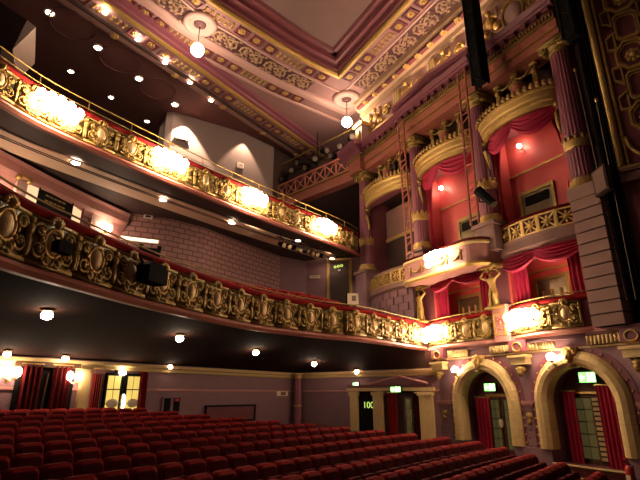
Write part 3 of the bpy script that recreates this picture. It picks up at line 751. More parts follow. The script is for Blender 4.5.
# small gold posts and garlands in the gallery above the canopies
for (xc, hw, lab, _) in CAN:
    for k in range(3):
        t = wthing('gallery_post', 'slender gold gallery post above the ' + ('canopy by the far column' if xc < -7 else 'canopy over the bowed box' if xc < -4 else 'canopy next to the near column'), 'post', xc - .75 + .75 * k, .1, 10.8, 'gallery posts over the canopies')
        m = MB(); m.prism([(-.1, 0), (.1, 0), (.07, 1.45), (-.07, 1.45)], -.08, .08, 'y'); m.build('shaft', gold_dk, t)
        m = MB(); m.ell((0, -.1, 1.2), (.11, .06, .1), 6, 4); m.box(-.13, .13, -.12, .12, 1.45, 1.56); m.build('capital', gold, t, True)
    t = wthing('urn', 'reddish urn standing above the ' + ('canopy by the far column' if xc < -7 else 'canopy over the bowed box' if xc < -4 else 'canopy next to the near column'), 'urn', xc + .3, -.3, 10.87)
    m = MB(); m.lathe([(.1, 0), (.12, .04), (.06, .1), (.18, .25), (.24, .5), (.22, .62), (.26, .68)], n=14); m.build('urn_body', rust, t, True)
    m = MB(); m.lathe([(.27, .66), (.29, .70), (.22, .76), (.05, .8)], n=14); m.build('rim', gold_dk, t, True)
    g = wthing('garland', 'gilt garland hung between gallery posts above the ' + ('canopy by the far column' if xc < -7 else 'canopy over the bowed box' if xc < -4 else 'canopy next to the near column'), 'garland', xc, 0, 12.1)
    m = MB()
    for k in range(2):
        x0 = -.75 + .75 * k; m.tube([(x0 + .75 * i / 8, -.05, .1 - .22 * sin(pi * i / 8)) for i in range(9)], [.018 + .016 * sin(pi * i / 8) for i in range(9)], 5)
    m.build('garland_rope', gold_dk, g, True)

# ---- entablature, dentils, pediment, attic
ENT = ((-10.15, -6.25, .0, 'russet entablature over the far box', ), (-6.25, -2.05, .12, 'russet entablature with pediment over the bowed box'), (-2.05, 1.25, .0, 'russet entablature over the near lattice box'))
for i, (xa, xb, v, lab) in enumerate(ENT):
    t = wthing('entablature', lab, 'entablature', (xa + xb) / 2, -v, 12.36); a, b = xa - (xa + xb) / 2, xb - (xa + xb) / 2
    m = MB(); m.box(a, b, -.32, .5, 0, .30); m.box(a, b, -.37, .5, .32, .66); m.build('fascia', rust, t)
    m = MB(); m.box(a, b, -.40, .5, .30, .33); m.box(a, b, -.44, .5, .66, .72); m.build('gold_fillet', gold_dk, t)
    m = MB(); k = a + .03
    while k < b - .06: m.box(k, k + .07, -.50, -.42, .74, .87); k += .12
    o = m.build('dentil_course', gold_dk, t); o['kind'] = 'stuff'
    m = MB(); m.box(a, b, -.44, .5, .72, 1.0); m.build('dentil_bed', maroon, t)
    k = a + .1
    while k < b - .2:
        m = MB(); m.box(k, k + .2, -.58, -.4, .92, 1.06); m.build('modillion', maroon, t); k += .42
    m = MB(); m.prism([(.5, 1.06), (-.60, 1.06), (-.64, 1.14), (-.62, 1.22), (-.72, 1.36), (.5, 1.4)], a - .08, b + .08, 'x'); m.build('cornice', purple, t)
    if i == 1:
        ap, hw = .32, (b - a) / 2 + .15
        for s in (-1, 1):
            m = MB(); m.prism([(s * hw, 1.4), (0, 1.4 + ap), (0, 1.4 + ap + .34), (s * hw, 1.4 + .26)], -.70, -.3, 'y'); m.build('raking_cornice', purple, t)
            m = MB(); m.prism([(s * hw, 1.58), (0, 1.58 + ap), (0, 1.68 + ap), (s * hw, 1.66)], -.76, -.68, 'y'); m.build('raking_fillet', pink, t)
        m = MB(); m.prism([(-hw, 1.4), (hw, 1.4), (0, 1.4 + ap)], -.45, -.32, 'y'); m.build('tympanum', relief, t)
    if i == 2:
        m = MB(); m.ell((.35, -.5, 1.85), (.34, .16, .42), 14, 8); m.build('shield', mauve_lt, t, True)
        m = MB(); m.tube([(.35 + .42 * cos(q), -.5, 1.85 + .5 * sin(q)) for q in [2 * pi * k / 18 for k in range(18)]], .07, 6, True)
        for k in range(6): m.ell((-.5 - .13 * k, -.45, 1.55 + .12 * (k % 3)), (.12, .12, .14), 6, 4)
        m.build('shield_frame', gold_dk, t, True)
t = wthing('entablature_block', 'projecting entablature block on the far column under the gallery', 'entablature', -9.8, 0, 12.36)
m = MB(); m.box(-.5, .5, -.62, .3, 0, .66); m.build('fascia', rust, t)
m = MB(); m.box(-.56, .56, -.68, .3, .66, .8); m.build('gold_fillet', gold_dk, t)
m = MB(); m.prism([(.3, .8), (-.72, .8), (-.8, .95), (-1.05, 1.15), (-1.1, 1.42), (.3, 1.42)], -.9, .7, 'x'); m.build('cornice', purple, t)
m = MB(); m.box(-.3, .3, -.3, .3, 1.42, 2.7); m.build('upper_pier', brown, t)
m = MB(); m.box(-.38, .38, -.38, .3, 2.7, 2.9); m.ell((0, -.34, 2.2), (.2, .1, .3), 8, 5); m.build('pier_cap', gold, t)

m = MB(); m.box(-10.3, 1.6, .28, .6, 13.9, 17.0)
attic = m.build('wall_attic', mauve_lt); place(attic, wl(0, 0, 0), WR); struct(attic, 'lit attic wall with gilded relief above the pediment')
m = MB(); m.prism([(.3, 15.95), (.12, 16.0), (.08, 16.2), (-.1, 16.32), (-.28, 16.6), (-.3, 16.9), (.3, 16.95)], -10.2, 1.6, 'x'); m.build('cove', relief, attic)
m = MB(); m.box(-10.2, 1.6, .15, .3, 14.55, 14.7); m.build('gold_fillet', gold, attic)
for k in range(14):
    x = -9.7 + .82 * k
    if k % 3 == 0:
        for j in range(3): m = MB(); m.box(x - .2 + .17 * j, x - .08 + .17 * j, .14, .3, 14.75, 15.8); m.build('pilaster_strip', cream, attic)
    elif k % 3 == 1:
        m = MB(); m.ell((x, .2, 15.3), (.22, .14, .32), 8, 6); m.ell((x, .1, 15.68), (.11, .12, .13), 8, 5)
        for s in (-1, 1): m.tube([(x + s * .1, .15, 15.5), (x + s * .35, .12, 15.3), (x + s * .42, .1, 15.65)], .06, 6); m.ell((x + s * .3, .18, 14.95), (.2, .1, .18), 8, 5)
        m.build('relief_figure', gold, attic, True)
    else:
        m = MB(); spiral_ = [(x + .26 * (1 - .8 * i / 14) * cos(3 * pi * i / 14), .18, 15.25 + .34 * (1 - .8 * i / 14) * sin(3 * pi * i / 14)) for i in range(15)]
        m.tube(spiral_, .07, 6); m.ell((x, .16, 15.25), (.12, .1, .12), 6, 5); m.build('relief_scroll', gold, attic, True)
    m = MB(); m.box(x - .32, x + .32, -.22, .02, 16.28, 16.44); o = m.build('bracket_block', maroon, attic)
    inst('patera', pat_me, attic, (x + .41, -.12, 16.3))

# ---- caryatid figures between the lower boxes
def caryatid(lab, x):
    t = wthing('caryatid_statue', lab, 'statue', x, -.34, 4.38); t.scale = (1.12, .95, .775)
    V = [(0, .02, .84, .125), (.02, 0, 1.0, .095), (0, -.04, 1.19, .125), (0, -.01, 1.33, .05), (0, -.03, 1.41, .05), (0, -.05, 1.52, .085),
         (.17, -.02, 1.27, .05), (.37, -.05, 1.40, .042), (.24, -.06, 1.60, .036), (.1, -.04, 1.66, .034),
         (-.17, -.02, 1.27, .05), (-.37, -.05, 1.40, .042), (-.24, -.06, 1.60, .036), (-.1, -.04, 1.66, .034),
         (.09, -.02, .62, .095), (.11, -.10, .42, .075), (.10, -.02, .1, .06), (-.08, .0, .62, .095), (-.08, 0, .40, .075), (-.09, 0, .1, .06)]
    E_ = [(0, 1), (1, 2), (2, 3), (3, 4), (4, 5), (2, 6), (6, 7), (7, 8), (8, 9), (2, 10), (10, 11), (11, 12), (12, 13), (0, 14), (14, 15), (15, 16), (0, 17), (17, 18), (18, 19)]
    me = bpy.data.meshes.new('figure'); me.from_pydata([v[:3] for v in V], E_, []); me.materials.append(gold)
    o = bpy.data.objects.new('figure', me); COL.objects.link(o); o.parent = t
    o.modifiers.new('skin', 'SKIN').use_smooth_shade = True
    for i, v in enumerate(V): me.skin_vertices[0].data[i].radius = (v[3], v[3] * .95)
    me.skin_vertices[0].data[0].use_root = True
    o.modifiers.new('sub', 'SUBSURF').levels = 1; o.modifiers['sub'].render_levels = 1
    m = MB(); m.lathe([(.15, .05), (.18, .12), (.14, .4), (.15, .66), (.12, .84)], n=16, flute=.25); m.build('drapery', gold_dk, t)
    m = MB(); m.lathe([(.3, 0), (.3, .05), (.24, .09)], n=12); m.build('base', gold_dk, t)
    m = MB(); m.box(-.34, .34, -.2, .2, 1.72, 1.8); m.build('capital', gold_dk, t); m = MB(); m.lathe([(.1, 1.63), (.18, 1.73)], n=12); m.build('cushion', gold_dk, t)
    for k in range(5): 
        m = MB(); m.ell((.1 * cos(k * 1.2), -.03 + .1 * sin(k * 1.2), 1.6), (.05, .05, .05), 6, 4); m.build('hair_lock', gold_dk, t, True)
caryatid('gilded caryatid with raised arms at the end of the curved balcony', -5.95)
caryatid('gilded caryatid with raised arms between the two lower boxes', -2.4)

# ---- pink lattice lighting ladders, black trusses, cables, speaker
def ladder(label, x, v, z0, z1, wd, mt, rungs, rr=.035, x_top=None):
    t = wthing('lighting_ladder', label, 'ladder', x, -v, z0); dx = (x_top - x) if x_top is not None else 0; h = z1 - z0
    for s in (-1, 1):
        m = MB(); m.tube([(s * wd / 2, 0, 0), (s * wd / 2 + dx, 0, h)], rr, 6); m.build('rail', mt, t)
    for k in range(rungs):
        z = h * (k + .5) / rungs; d = dx * z / h; m = MB(); m.tube([(-wd / 2 + d, 0, z), (wd / 2 + d, 0, z + (h / rungs * .5 if k % 2 else 0))], rr * .7, 5); m.build('rung', mt, t)
    return t
a0, a1 = wpx(410, 258, .95), wpx(400.5, 122, .95)
ladder('pink lattice lighting ladder at the far corner of the bowed pink front', a0[0], .95, a0[1], a1[1], .34, rust, 18, .04, a1[0])
b0, b1 = wpx(475, 224, .95), wpx(461, 70, .95)
t = ladder('pink lattice lighting ladder at the near corner of the bowed pink front', b0[0], .95, b0[1], b1[1], .34, rust, 18, .04, b1[0])
t = wthing('stage_lantern', 'black stage lantern clamped to the near pink lattice ladder', 'spotlight', *[wpx(484, 196, 1.0)[0], -1.0, wpx(484, 196, 1.0)[1]])
m = MB(); m.tube([(-.15, -.1, .25), (.25, .1, -.35)], [.16, .14], 10); m.build('lantern_body', black, t)
m = MB(); m.tube([(-.25, .05, .2), (-.25, .05, -.1), (.0, .05, -.2)], .03, 5); m.build('yoke', black, t)
m = MB(); m.tube([(.25, .1, -.35), (.27, .11, -.38)], .13, 10); m.build('lens', mirror, t)
def truss(label, x, v, z0, z1, wd):
    t = wthing('black_truss', label, 'truss', x, -v, z0); h = z1 - z0
    for sx in (-1, 1):
        for sy in (-1, 1): m = MB(); m.tube([(sx * wd / 2, sy * wd / 2, 0), (sx * wd / 2, sy * wd / 2, h)], .05, 6); m.build('chord', black, t)
    m = MB(); m.box(-wd * .5, wd * .5, -wd * .52, wd * .3, .0, h); m.build('cable_loom', black, t)
    k = 0; z = 0
    while z < h - wd:
        s = 1 if k % 2 else -1; m = MB(); m.tube([(-s * wd / 2, -wd / 2, z), (s * wd / 2, -wd / 2, z + wd)], .03, 5); m.build('brace', black, t); z += wd; k += 1
q0, q1 = wpx(481, 84, 1.2), wpx(478, 20, 1.2)
truss('black lighting truss hanging before the entablature beside the pediment', q0[0], 1.2, q0[1], 16.85, .36)
q0 = wpx(573, 38, .75); truss('black lighting truss hanging beside the near fluted column capital', q0[0], .75, q0[1], 16.85, .34)
t = wthing('black_drape', 'tall black drape between the brown pier and the proscenium', 'drape', 1.6, -.05, .0)
m = draped(-.02, .36, 0, 17, 0, 4, .04); m.build('cloth', black, t, True)
for k, (pa, pb) in enumerate((((575, 70), (627, 300)), ((596, 100), (636, 300)))):
    a, b = wpx(*pa, .3), wpx(*pb, .3); t = wthing('hanging_cable', 'pale steel cable hanging before the black drape ' + ('beside the fluted column' if k == 0 else 'next to the gilded proscenium edge'), 'cable', b[0], -.3, b[1])
    m = MB(); m.tube([(0, 0, 0), (a[0] - b[0], 0, a[1] - b[1])], .012, 5); m.build('wire', steel, t)
    m = MB(); m.ell((a[0] - b[0], 0, a[1] - b[1]), (.05, .05, .07), 6, 4); m.build('shackle', brass, t)
q0 = wpx(604, 182, .4); t = wthing('loudspeaker', 'flat dark loudspeaker hung on the cables beside the brown pier', 'speaker', q0[0], -.45, q0[1] - .4)
m = MB(); m.prism([(-.2, 0), (.18, .12), (.18, .85), (-.2, .7)], -.12, .12, 'y'); m.build('cabinet', dark, t)
m = MB(); m.prism([(-.16, .05), (.14, .15), (.14, .78), (-.16, .66)], -.14, -.12, 'y'); m.build('grille', brown, t)

# ---- proscenium: gilded edge and octagon coffers
PA = math.atan2(-TX, TY); pb_ = wl(1.95, -.05)
t = thing('proscenium_arch', 'dark red proscenium strip with gilded edge and octagonal coffers', 'arch', (pb_[0], pb_[1], 0), PA)
m = MB(); m.box(0, 3.2, .1, .6, 0, 19); m.build('arch_wall', maroon, t)
m = MB(); m.tube([(.08, .02, 7.5), (.08, .02, 19)], .09, 8); m.tube([(.24, .06, 7.5), (.24, .06, 19)], .05, 6); m.build('gilded_edge', gold, t, True)
m = MB(); m.box(0, 3.2, -.15, .2, 7.35, 7.5); m.box(0, 3.2, -.05, .2, 7.1, 7.35); m.build('cornice', brown, t)
m = MB(); m.box(0, 3.2, -.17, -.13, 7.42, 7.48); m.build('gold_fillet', gold, t)
m = MB(); m.tube([(.3 + .9 * (1 - cos(pi / 2 * i / 8)), .04, 8.4 - .85 * sin(pi / 2 * i / 8)) for i in range(9)] + [(3, .04, 7.55)], .05, 6); m.build('gilded_curve', gold, t, True)
for k in range(6): m = MB(); m.tube([(.62 + .06 * k, .04, .5), (.62 + .06 * k, .04, 6.7)], .035, 6); m.build('pilaster_flute', gold, t, True)
m = MB(); m.box(.5, 1.1, -.05, .1, 6.75, 7.0); m.box(.55, 1.05, 0, .1, .3, 6.75); m.build('pilaster', gold_dk, t)
def outline(me, poly, w_): 
    c = (sum(p[0] for p in poly) / len(poly), sum(p[1] for p in poly) / len(poly)); f = 1 - w_
    me.ring(poly, [(c[0] + (x - c[0]) * f, c[1] + (z - c[1]) * f) for x, z in poly], .0, .1)
    f2 = f * .93; f3 = f2 * .9
    me.ring([(c[0] + (x - c[0]) * f2, c[1] + (z - c[1]) * f2) for x, z in poly], [(c[0] + (x - c[0]) * f3, c[1] + (z - c[1]) * f3) for x, z in poly], .04, .1)
oct_ = [(.46 * cos(pi / 8 + k * pi / 4), .52 * sin(pi / 8 + k * pi / 4)) for k in range(8)]
M1 = MB(); outline(M1, oct_, .13); oct_me = M1.mesh('octagon_coffer', gold)
M2 = MB(); cut = [(-.3, -.36), (-.2, -.46), (.2, -.46), (.3, -.36), (.3, .36), (.2, .46), (-.2, .46), (-.3, .36)]; outline(M2, cut, .13); rec_me = M2.mesh('rectangle_coffer', gold)
M3 = MB(); outline(M3, [(-.14, -.28), (.10, -.12), (.10, .3), (-.14, .36)], .22); tra_me = M3.mesh('corner_coffer', gold)
M4 = MB()
for k in range(8): q = k * pi / 4; M4.ell((.14 * cos(q), .05, .15 * sin(q)), (.08, .06, .08), 6, 4)
M4.ell((0, .0, 0), (.1, .08, .1), 8, 5); ros_me = M4.mesh('rosette', gold, True)
for col in range(2):
    xc = .92 + 1.25 * col
    for k in range(12):
        z = 8.9 + .98 * k
        if k % 2 == 0: inst('octagon_coffer', oct_me, t, (xc, 0, z)); inst('rosette', ros_me, t, (xc, .05, z))
        else:
            inst('rectangle_coffer', rec_me, t, (xc, 0, z))
            for s in (-1, 1):
                for u in (-1, 1): o = inst('corner_coffer', tra_me, t, (xc + s * .47, 0, z + u * .38)); o.scale = (s, 1, u)

# ---- gallery slip: lattice parapet and beam beyond the far column
gp = [(-2.6, 26.45), (2.15, 21.8)]
t = thing('gallery_slip', 'pink gallery slip with lattice parapet over a plain beam', 'gallery', (-.2, 24, 12.4))
m = MB(); m.sweep(gp, [(-.5, 12.4), (0, 12.4), (0, 12.95), (.08, 13.0), (.08, 13.06), (-.5, 13.06)]); m.build('beam', rust, t, False, True)
m = MB(); m.sweep(gp, [(0, 12.93), (.1, 12.95), (.1, 13.0), (0, 13.0)]); m.build('gold_fillet', gold_dk, t, False, True)
m = MB(); m.sweep(gp, [(-.04, 13.86), (.06, 13.86), (.06, 13.96), (-.04, 13.96)]); m.build('top_rail', rust, t, False, True)
M = MB(); 
for s in (-1, 1): M.tube([(-s * .36, 0, .03), (s * .36, 0, .8)], .04, 4)
M.box(-.42, -.36, -.03, .03, 0, .82); M.ell((0, 0, .41), (.12, .04, .12), 8, 5); gl_me = M.mesh('lattice_panel', rust)
for (x, y, a) in along(gp, .8): inst('lattice_panel', gl_me, t, (x + .2, y - 24, 13.06 - 12.4), a)
m = MB(); m.sweep(gp, [(-.6, 13.0), (-.5, 13.0), (-.5, 14.6), (-.6, 14.6)]); m.build('dark_screen', dark, t, False, True)

# ================================================================== LAMPS
def globe_cluster(label, loc, rz, n=5, r=.15, sp=.24, strength=cluster_m):
    t = thing('lamp_cluster', label, 'lamp', loc, rz, None)
    m = MB(); m.tube([(0, .3, -.12), (0, -.02, -.16)], .035, 6); m.tube([(-sp * (n - 1) / 2, 0, -.16), (sp * (n - 1) / 2, 0, -.16)], .028, 6); m.build('bracket', brass, t)
    for k in range(n):
        x = (k - (n - 1) / 2) * sp; z = .12 * cos((k - (n - 1) / 2) * .6)
        m = MB(); m.ell((x, 0, z), (r * .8, r * .8, r), 10, 7); m.build('globe', strength, t, True)
        if k < n - 1: m = MB(); m.ell((x + sp / 2, -.06, z - .27), (r * .8, r * .8, r), 10, 7); m.build('globe', strength, t, True)
        m = MB(); m.lathe([(.05, -.17), (.07, -.15), (.04, -.1 + z - .02)], (x, 0, 0), 8); m.build('cup', brass, t)
    return t
def onpath(path, px, z):
    best = min(path, key=lambda p: abs(proj((p[0], p[1], z))[0] - px)); i = path.index(best); a, b = path[max(i - 1, 0)], path[min(i + 1, len(path) - 1)]
    return best, math.atan2(b[1] - a[1], b[0] - a[0])
udense = resample(upper, .05); ddense = resample(dress, .05)
UL = ['above the left-most sconce wall', 'below the pale lit wall', 'below the lattice gallery slip', 'by the far column']
for k, (px, py) in enumerate([(51, 105), (163, 165), (248, 199), (320, 219)]):
    (x, y), a = onpath(udense, px, 8.4); d = .38
    globe_cluster('bright globe lamp cluster on the upper balcony front, ' + ['at its control-window end', 'below the pale lit wall', 'below the lattice gallery slip', 'next to the far column'][k], (x + d * sin(a), y - d * cos(a), 8.42), a)
for x, v, z, lab in ((-5.3, .38, 3.95, 'bright globe lamp cluster on the gilded front below the bowed pink box'), (-1.35, .55, 3.95, 'bright globe lamp cluster on the gilded front beside the relief pedestal')):
    globe_cluster(lab, wl(x, -v, z), WR, 5, .14, .22)
q0 = wpx(437, 258, 1.25); globe_cluster('bright globe lamp cluster on the swagged face of the bowed pink front', wl(q0[0], -1.4, q0[1]), WR, 4, .13, .24, bulb)

def pendant(label, c, py):
    r = ray(proj((c[0], c[1], ZK))[0], py); z = ZC + r.z * c[1] / r.y
    t = thing('pendant_lamp', label, 'lamp', (c[0], c[1], z)); h = ZK - z
    m = MB(); m.ell((0, 0, 0), .27, 16, 10); m.build('globe', pend_m, t, True)
    m = MB(); m.tube([(0, 0, .25), (0, 0, h - .1)], .018, 5); m.build('rod', black, t)
    m = MB(); m.lathe([(.1, .22), (.12, .26), (.03, .34)], n=10); m.lathe([(.1, h - .06), (.03, h - .16)], n=10); m.build('gallery_cap', brass, t)
pendant('round pendant globe hanging from the ceiling medallion over the beam', MED[0], 50)
pendant('round pendant globe hanging from the ceiling medallion above the far column', MED[1], 122)
for k, x in enumerate((-5.6, -4.9, -3.4, -2.7)):
    t = wthing('cornice_lamp', 'small globe lamp set behind the pediment cornice lighting the gilded attic', 'lamp', x, -.1, 13.95, 'attic lamps behind the pediment')
    m = MB(); m.ell((0, 0, .16), .1, 10, 7); m.build('globe', attic_m, t, True); m = MB(); m.lathe([(.08, -.18), (.08, 0), (.04, .03)], n=10); m.build('holder', brass, t)

M = MB(); M.lathe([(.0, -.015), (.085, -.015), (.085, .0)], n=14); lens_me = M.mesh('lens', down_m)
M = MB(); M.ring([(.13 * cos(2 * pi * i / 16), .13 * sin(2 * pi * i / 16)) for i in range(16)], [(.09 * cos(2 * pi * i / 16), .09 * sin(2 * pi * i / 16)) for i in range(16)], -.035, .0, 'z'); ring_me = M.mesh('trim_ring', white_p)
def downlight(label, loc, group, s=1):
    t = thing('downlight', label, 'downlight', loc, 0, group); t.scale = (s, s, s); inst('lens', lens_me, t); inst('trim_ring', ring_me, t)
for px, py in [(50, 12), (98, 47), (139, 78), (175, 104)]: downlight('round downlight in the front row of the dark gallery ceiling', (*zpl(px, py, ZG), ZG), 'front row gallery downlights', 1.7)
for px, py in [(71, 71), (111, 97), (147, 121)]: downlight('small round downlight in the rear row of the dark gallery ceiling', (*zpl(px, py, ZG), ZG), 'rear row gallery downlights', 1.3)
for px, py in [(105, 12), (138, 39), (165, 62), (190, 82), (211, 100)]: downlight('round downlight along the edge of the gilded beam', (*zpl(px, py, 16.38), 16.38), 'beam edge downlights', 1.2)
def wall_spot(x, y, z, e, tgt):
    L_ = bpy.data.lights.new('wall_washer', 'SPOT'); L_.energy = e * LAMP; L_.color = (1, .74, .5); L_.spot_size = 1.35; L_.spot_blend = .35; L_.shadow_soft_size = .06
    o = bpy.data.objects.new('wall_washer', L_); COL.objects.link(o); o.location = (x, y, z); o.rotation_euler = (Vector(tgt) - Vector((x, y, z))).to_track_quat('-Z', 'Y').to_euler(); return o
for f_, e_ in ((.16, 4200), (1.02, 900)):
    gx, gy = uw1[0] + (uw2[0] - uw1[0]) * f_, uw1[1] + (uw2[1] - uw1[1]) * f_; dxy = Vector((uw2[1] - uw1[1], uw1[0] - uw2[0])).normalized() * .55
    wall_spot(gx + dxy.x, gy + dxy.y, ZG - .12, e_, (gx + dxy.x * .45, gy + dxy.y * .45, ZG - 4))
downlight('lone small downlight between the beam edge and the gallery rows', (*zpl(116, 34, ZG), ZG), None, 1.3)
for k, (px, py) in enumerate([(76, 162), (163, 199), (232, 222)]): downlight('downlight in the cream stripe under the upper balcony', (*zpl(px, py, 8.0), 8.0), 'cream stripe downlights', 1.3)
for k, (px, py) in enumerate([(298, 240), (347, 248), (332, 258)]): downlight('small downlight under the far end of the upper balcony', (*zpl(px, py, 8.04), 8.04), 'far end upper balcony downlights', 1.2)
downlight('downlight under the upper balcony washing the block wall', (*zpl(250, 233, 8.04), 8.04), None, 1)

M = MB(); M.ell((0, 0, -.14), (.13, .13, .10), 12, 8); cg_me = M.mesh('globe', bulb_hi, True)
M = MB(); M.lathe([(.15, 0), (.16, -.03), (.1, -.06)], n=14); cb_me = M.mesh('base', brass, True)
def ceiling_lamp(label, px, py, group, s=1):
    h = cast(sof_bvh, px, py)
    if h is None: return
    t = thing('ceiling_lamp', label, 'lamp', (h.x, h.y, h.z - .01), 0, group); t.scale = (s * .8, s * .8, s * .8); inst('globe', cg_me, t); inst('base', cb_me, t)
for px, py in [(48, 309), (180, 334), (256, 349), (314, 361), (357, 369)]: ceiling_lamp('round ceiling lamp under the dress circle in the row near its edge', px, py, 'front row ceiling lamps over the stalls')
for px, py in [(66, 355), (170, 364), (130, 363), (8, 350)]: ceiling_lamp('small round ceiling lamp under the dress circle near the rear wall', px, py, 'rear row ceiling lamps over the stalls', .8)
def globe_wall_lamp(label, x, v, z):
    t = wthing('wall_lamp', label, 'lamp', x, -v, z)
    m = MB(); m.ell((0, 0, 0), .12, 12, 8); m.build('globe', bulb_hi, t, True)
    m = MB(); m.tube([(0, v - .02, -.2), (0, v * .4, -.24), (0, 0, -.12)], .022, 6); m.lathe([(.02, -.15), (.08, -.12), (.09, -.08)], n=10); m.build('bracket', brass, t)
a = wpx(551, 357, .35); globe_wall_lamp('globe wall lamp at the shoulder of the arch above the steps', a[0], .35, a[1])
a = wpx(455, 370, .35); globe_wall_lamp('globe wall lamp at the shoulder of the arch beside the doorcase', a[0], .35, a[1])
def sconce(label, loc, rz):
    t = thing('wall_sconce', label, 'lamp', loc, rz)
    for s in (-1, 1): m = MB(); m.ell((s * .14, -.2, .05), (.085, .085, .12), 10, 7); m.build('shade', bulb, t, True)
    m = MB(); m.tube([(0, 0, -.12), (0, -.18, -.16), (.14, -.2, -.1)], .02, 5); m.tube([(0, -.18, -.16), (-.14, -.2, -.1)], .02, 5); m.ell((0, -.01, -.1), (.06, .03, .12), 8, 5); m.build('bracket', brass, t)
for k, px in enumerate((8, 71)):
    tt, z = onback(px, 374 + 4 * k, .02); p = tr(tt, RB - .02, z); sconce('twin shade wall sconce on the stalls rear wall ' + ('before the dark curtained doorway' if k == 0 else 'beside the yellow pilaster'), p, TA)

# ================================================================== DOORS, CURTAINS, SIGNS
def exit_sign(label, loc, rz, wd=.62, ht=.26, bright=True):
    t = thing('exit_sign', label, 'exit sign', loc, rz)
    m = MB(); m.box(-wd / 2, wd / 2, -.04, .04, 0, ht); m.build('housing', black, t)
    m = MB(); m.box(-wd / 2 + .015, wd / 2 - .015, -.05, -.035, .015, ht - .015); m.build('lit_face', sign_g, t)
    h = ht
    m = MB(); m.prism([(-.42 * wd, h * .5), (-.30 * wd, h * .8), (-.30 * wd, h * .6), (-.14 * wd, h * .6), (-.14 * wd, h * .4), (-.30 * wd, h * .4), (-.30 * wd, h * .2)], -.056, -.05, 'y'); m.build('arrow_mark', sign_w, t)
    m = MB(); m.prism([(.24 * wd, h * .14), (.42 * wd, h * .14), (.42 * wd, h * .86), (.24 * wd, h * .86)], -.056, -.05, 'y'); m.build('door_mark', sign_w, t)
    m = MB(); m.prism([(-.02 * wd, h * .14), (.06 * wd, h * .4), (.02 * wd, h * .66), (.12 * wd, h * .7), (.16 * wd, h * .5), (.13 * wd, h * .36), (.2 * wd, h * .14), (.14 * wd, h * .14), (.08 * wd, h * .34), (.03 * wd, h * .14)], -.056, -.05, 'y')
    m.ell((.08 * wd, -.053, h * .82), (.03, .004, .03), 8, 4); m.build('running_figure_mark', sign_w, t)
    return t
def glazed_door(t, xa, xb, z0, z1, y, glass, cols, rows, frame=wood):
    fw_ = .07; m = MB(); m.ring([(xa, z0), (xb, z0), (xb, z1), (xa, z1)], [(xa + fw_, z0 + .1), (xb - fw_, z0 + .1), (xb - fw_, z1 - fw_), (xa + fw_, z1 - fw_)], y - .04, y + .04); f = m.build('door_leaf', frame, t)
    W_, H_ = (xb - xa - 2 * fw_) / cols, (z1 - z0 - .1 - fw_) / rows
    for i in range(cols):
        for j in range(rows):
            m = MB(); m.box(xa + fw_ + i * W_ + .015, xa + fw_ + (i + 1) * W_ - .015, y - .01, y + .01, z0 + .1 + j * H_ + .015, z0 + .1 + (j + 1) * H_ - .015); m.build('pane', glass, f)
    m = MB(); m.box(xa + fw_ * .5, xb - fw_ * .5, y + .011, y + .03, z0 + .05, z1 - .03); m.build('glazing_backing', frame, t)
    m = MB(); m.tube([(xb - fw_ * .6, y - .08, z0 + .7), (xb - fw_ * .6, y - .08, z0 + 1.15)], .018, 6); m.build('push_handle', brass, f)
def curtain(label, loc, rz, wd, ht, folds, mt, amp=.05):
    t = thing('door_curtain', label, 'curtain', loc, rz)
    m = draped(-wd / 2, wd / 2, 0, ht, 0, folds, amp); m.build('cloth', mt, t, True)
    m = MB(); m.tube([(-wd / 2 - .03, 0, ht + .02), (wd / 2 + .03, 0, ht + .02)], .02, 6); m.build('curtain_rail', brass, t)
# the two arches
def span(pa, pb, v, py): x0, x1 = wpx(pa, py, v)[0], wpx(pb, py, v)[0]; return (x0 + x1) / 2, x1 - x0
ax = ARCH[0][0]
xc, wd = span(489, 515, -.5, 425)
t = thing('glazed_door', 'dark double door with small panes inside the arch beside the doorcase', 'door', wl(xc, .6, 0), WR); hw = wd / 2
glazed_door(t, -hw, -.02, 0, 1.68, 0, glass_dim, 2, 5); glazed_door(t, .02, hw, 0, 1.68, 0, glass_dim, 2, 5)
m = MB(); m.box(-hw - .05, hw + .05, -.06, .06, 1.70, 1.78); m.build('door_head', brass, t)
m = MB(); m.ell((-.02, -.08, .88), (.09, .03, .15), 10, 6); m.build('notice', paper, t, True)
a = wpx(491, 391.5, -.4); exit_sign('lit green exit sign in the arch beside the doorcase', wl(a[0], .4, a[1]), WR, .48, .27)
xc, wd = span(477, 491, -.35, 425); curtain('plain crimson curtain at the inner jamb of the arch beside the doorcase', wl(xc, .38, 0), WR, wd, 1.66, 4, curtain_m)
xc, wd = span(513, 520, -.3, 425); curtain('narrow dark curtain at the outer jamb of the arch beside the doorcase', wl(xc, .3, 0), WR, .2, 1.7, 2, curtain_m)
ax = ARCH[1][0]
xc, wd = span(573, 602, -.5, 420)
t = thing('glazed_door', 'dark glazed door with pale slats inside the arch above the steps', 'door', wl(xc, .6, 0), WR); hw = wd / 2
glazed_door(t, -hw, hw - .2, 0, 1.75, 0, glass_dim, 2, 5); m = MB(); m.box(hw - .2, hw + .3, -.02, .04, 0, 1.75); m.build('fixed_leaf', wood, t)
for k in range(13): m = MB(); m.box(hw - .2, hw + .02, -.08, -.02, .1 + .125 * k, .18 + .125 * k); m.build('pale_slat', pale_gold, t)  # pale gold bars down one edge of the door
m = MB(); m.box(-hw - .06, hw + .3, -.06, .06, 1.78, 1.84); m.build('door_head', brass, t)
a = wpx(589, 383, -.4); exit_sign('lit green exit sign in the arch above the steps', wl(a[0], .4, a[1]), WR, .5, .3)
xc, wd = span(566, 579, -.4, 425); curtain('narrow crimson curtain beside the panes in the arch above the steps', wl(xc, .42, 0), WR, wd, 1.84, 3, curtain_m)
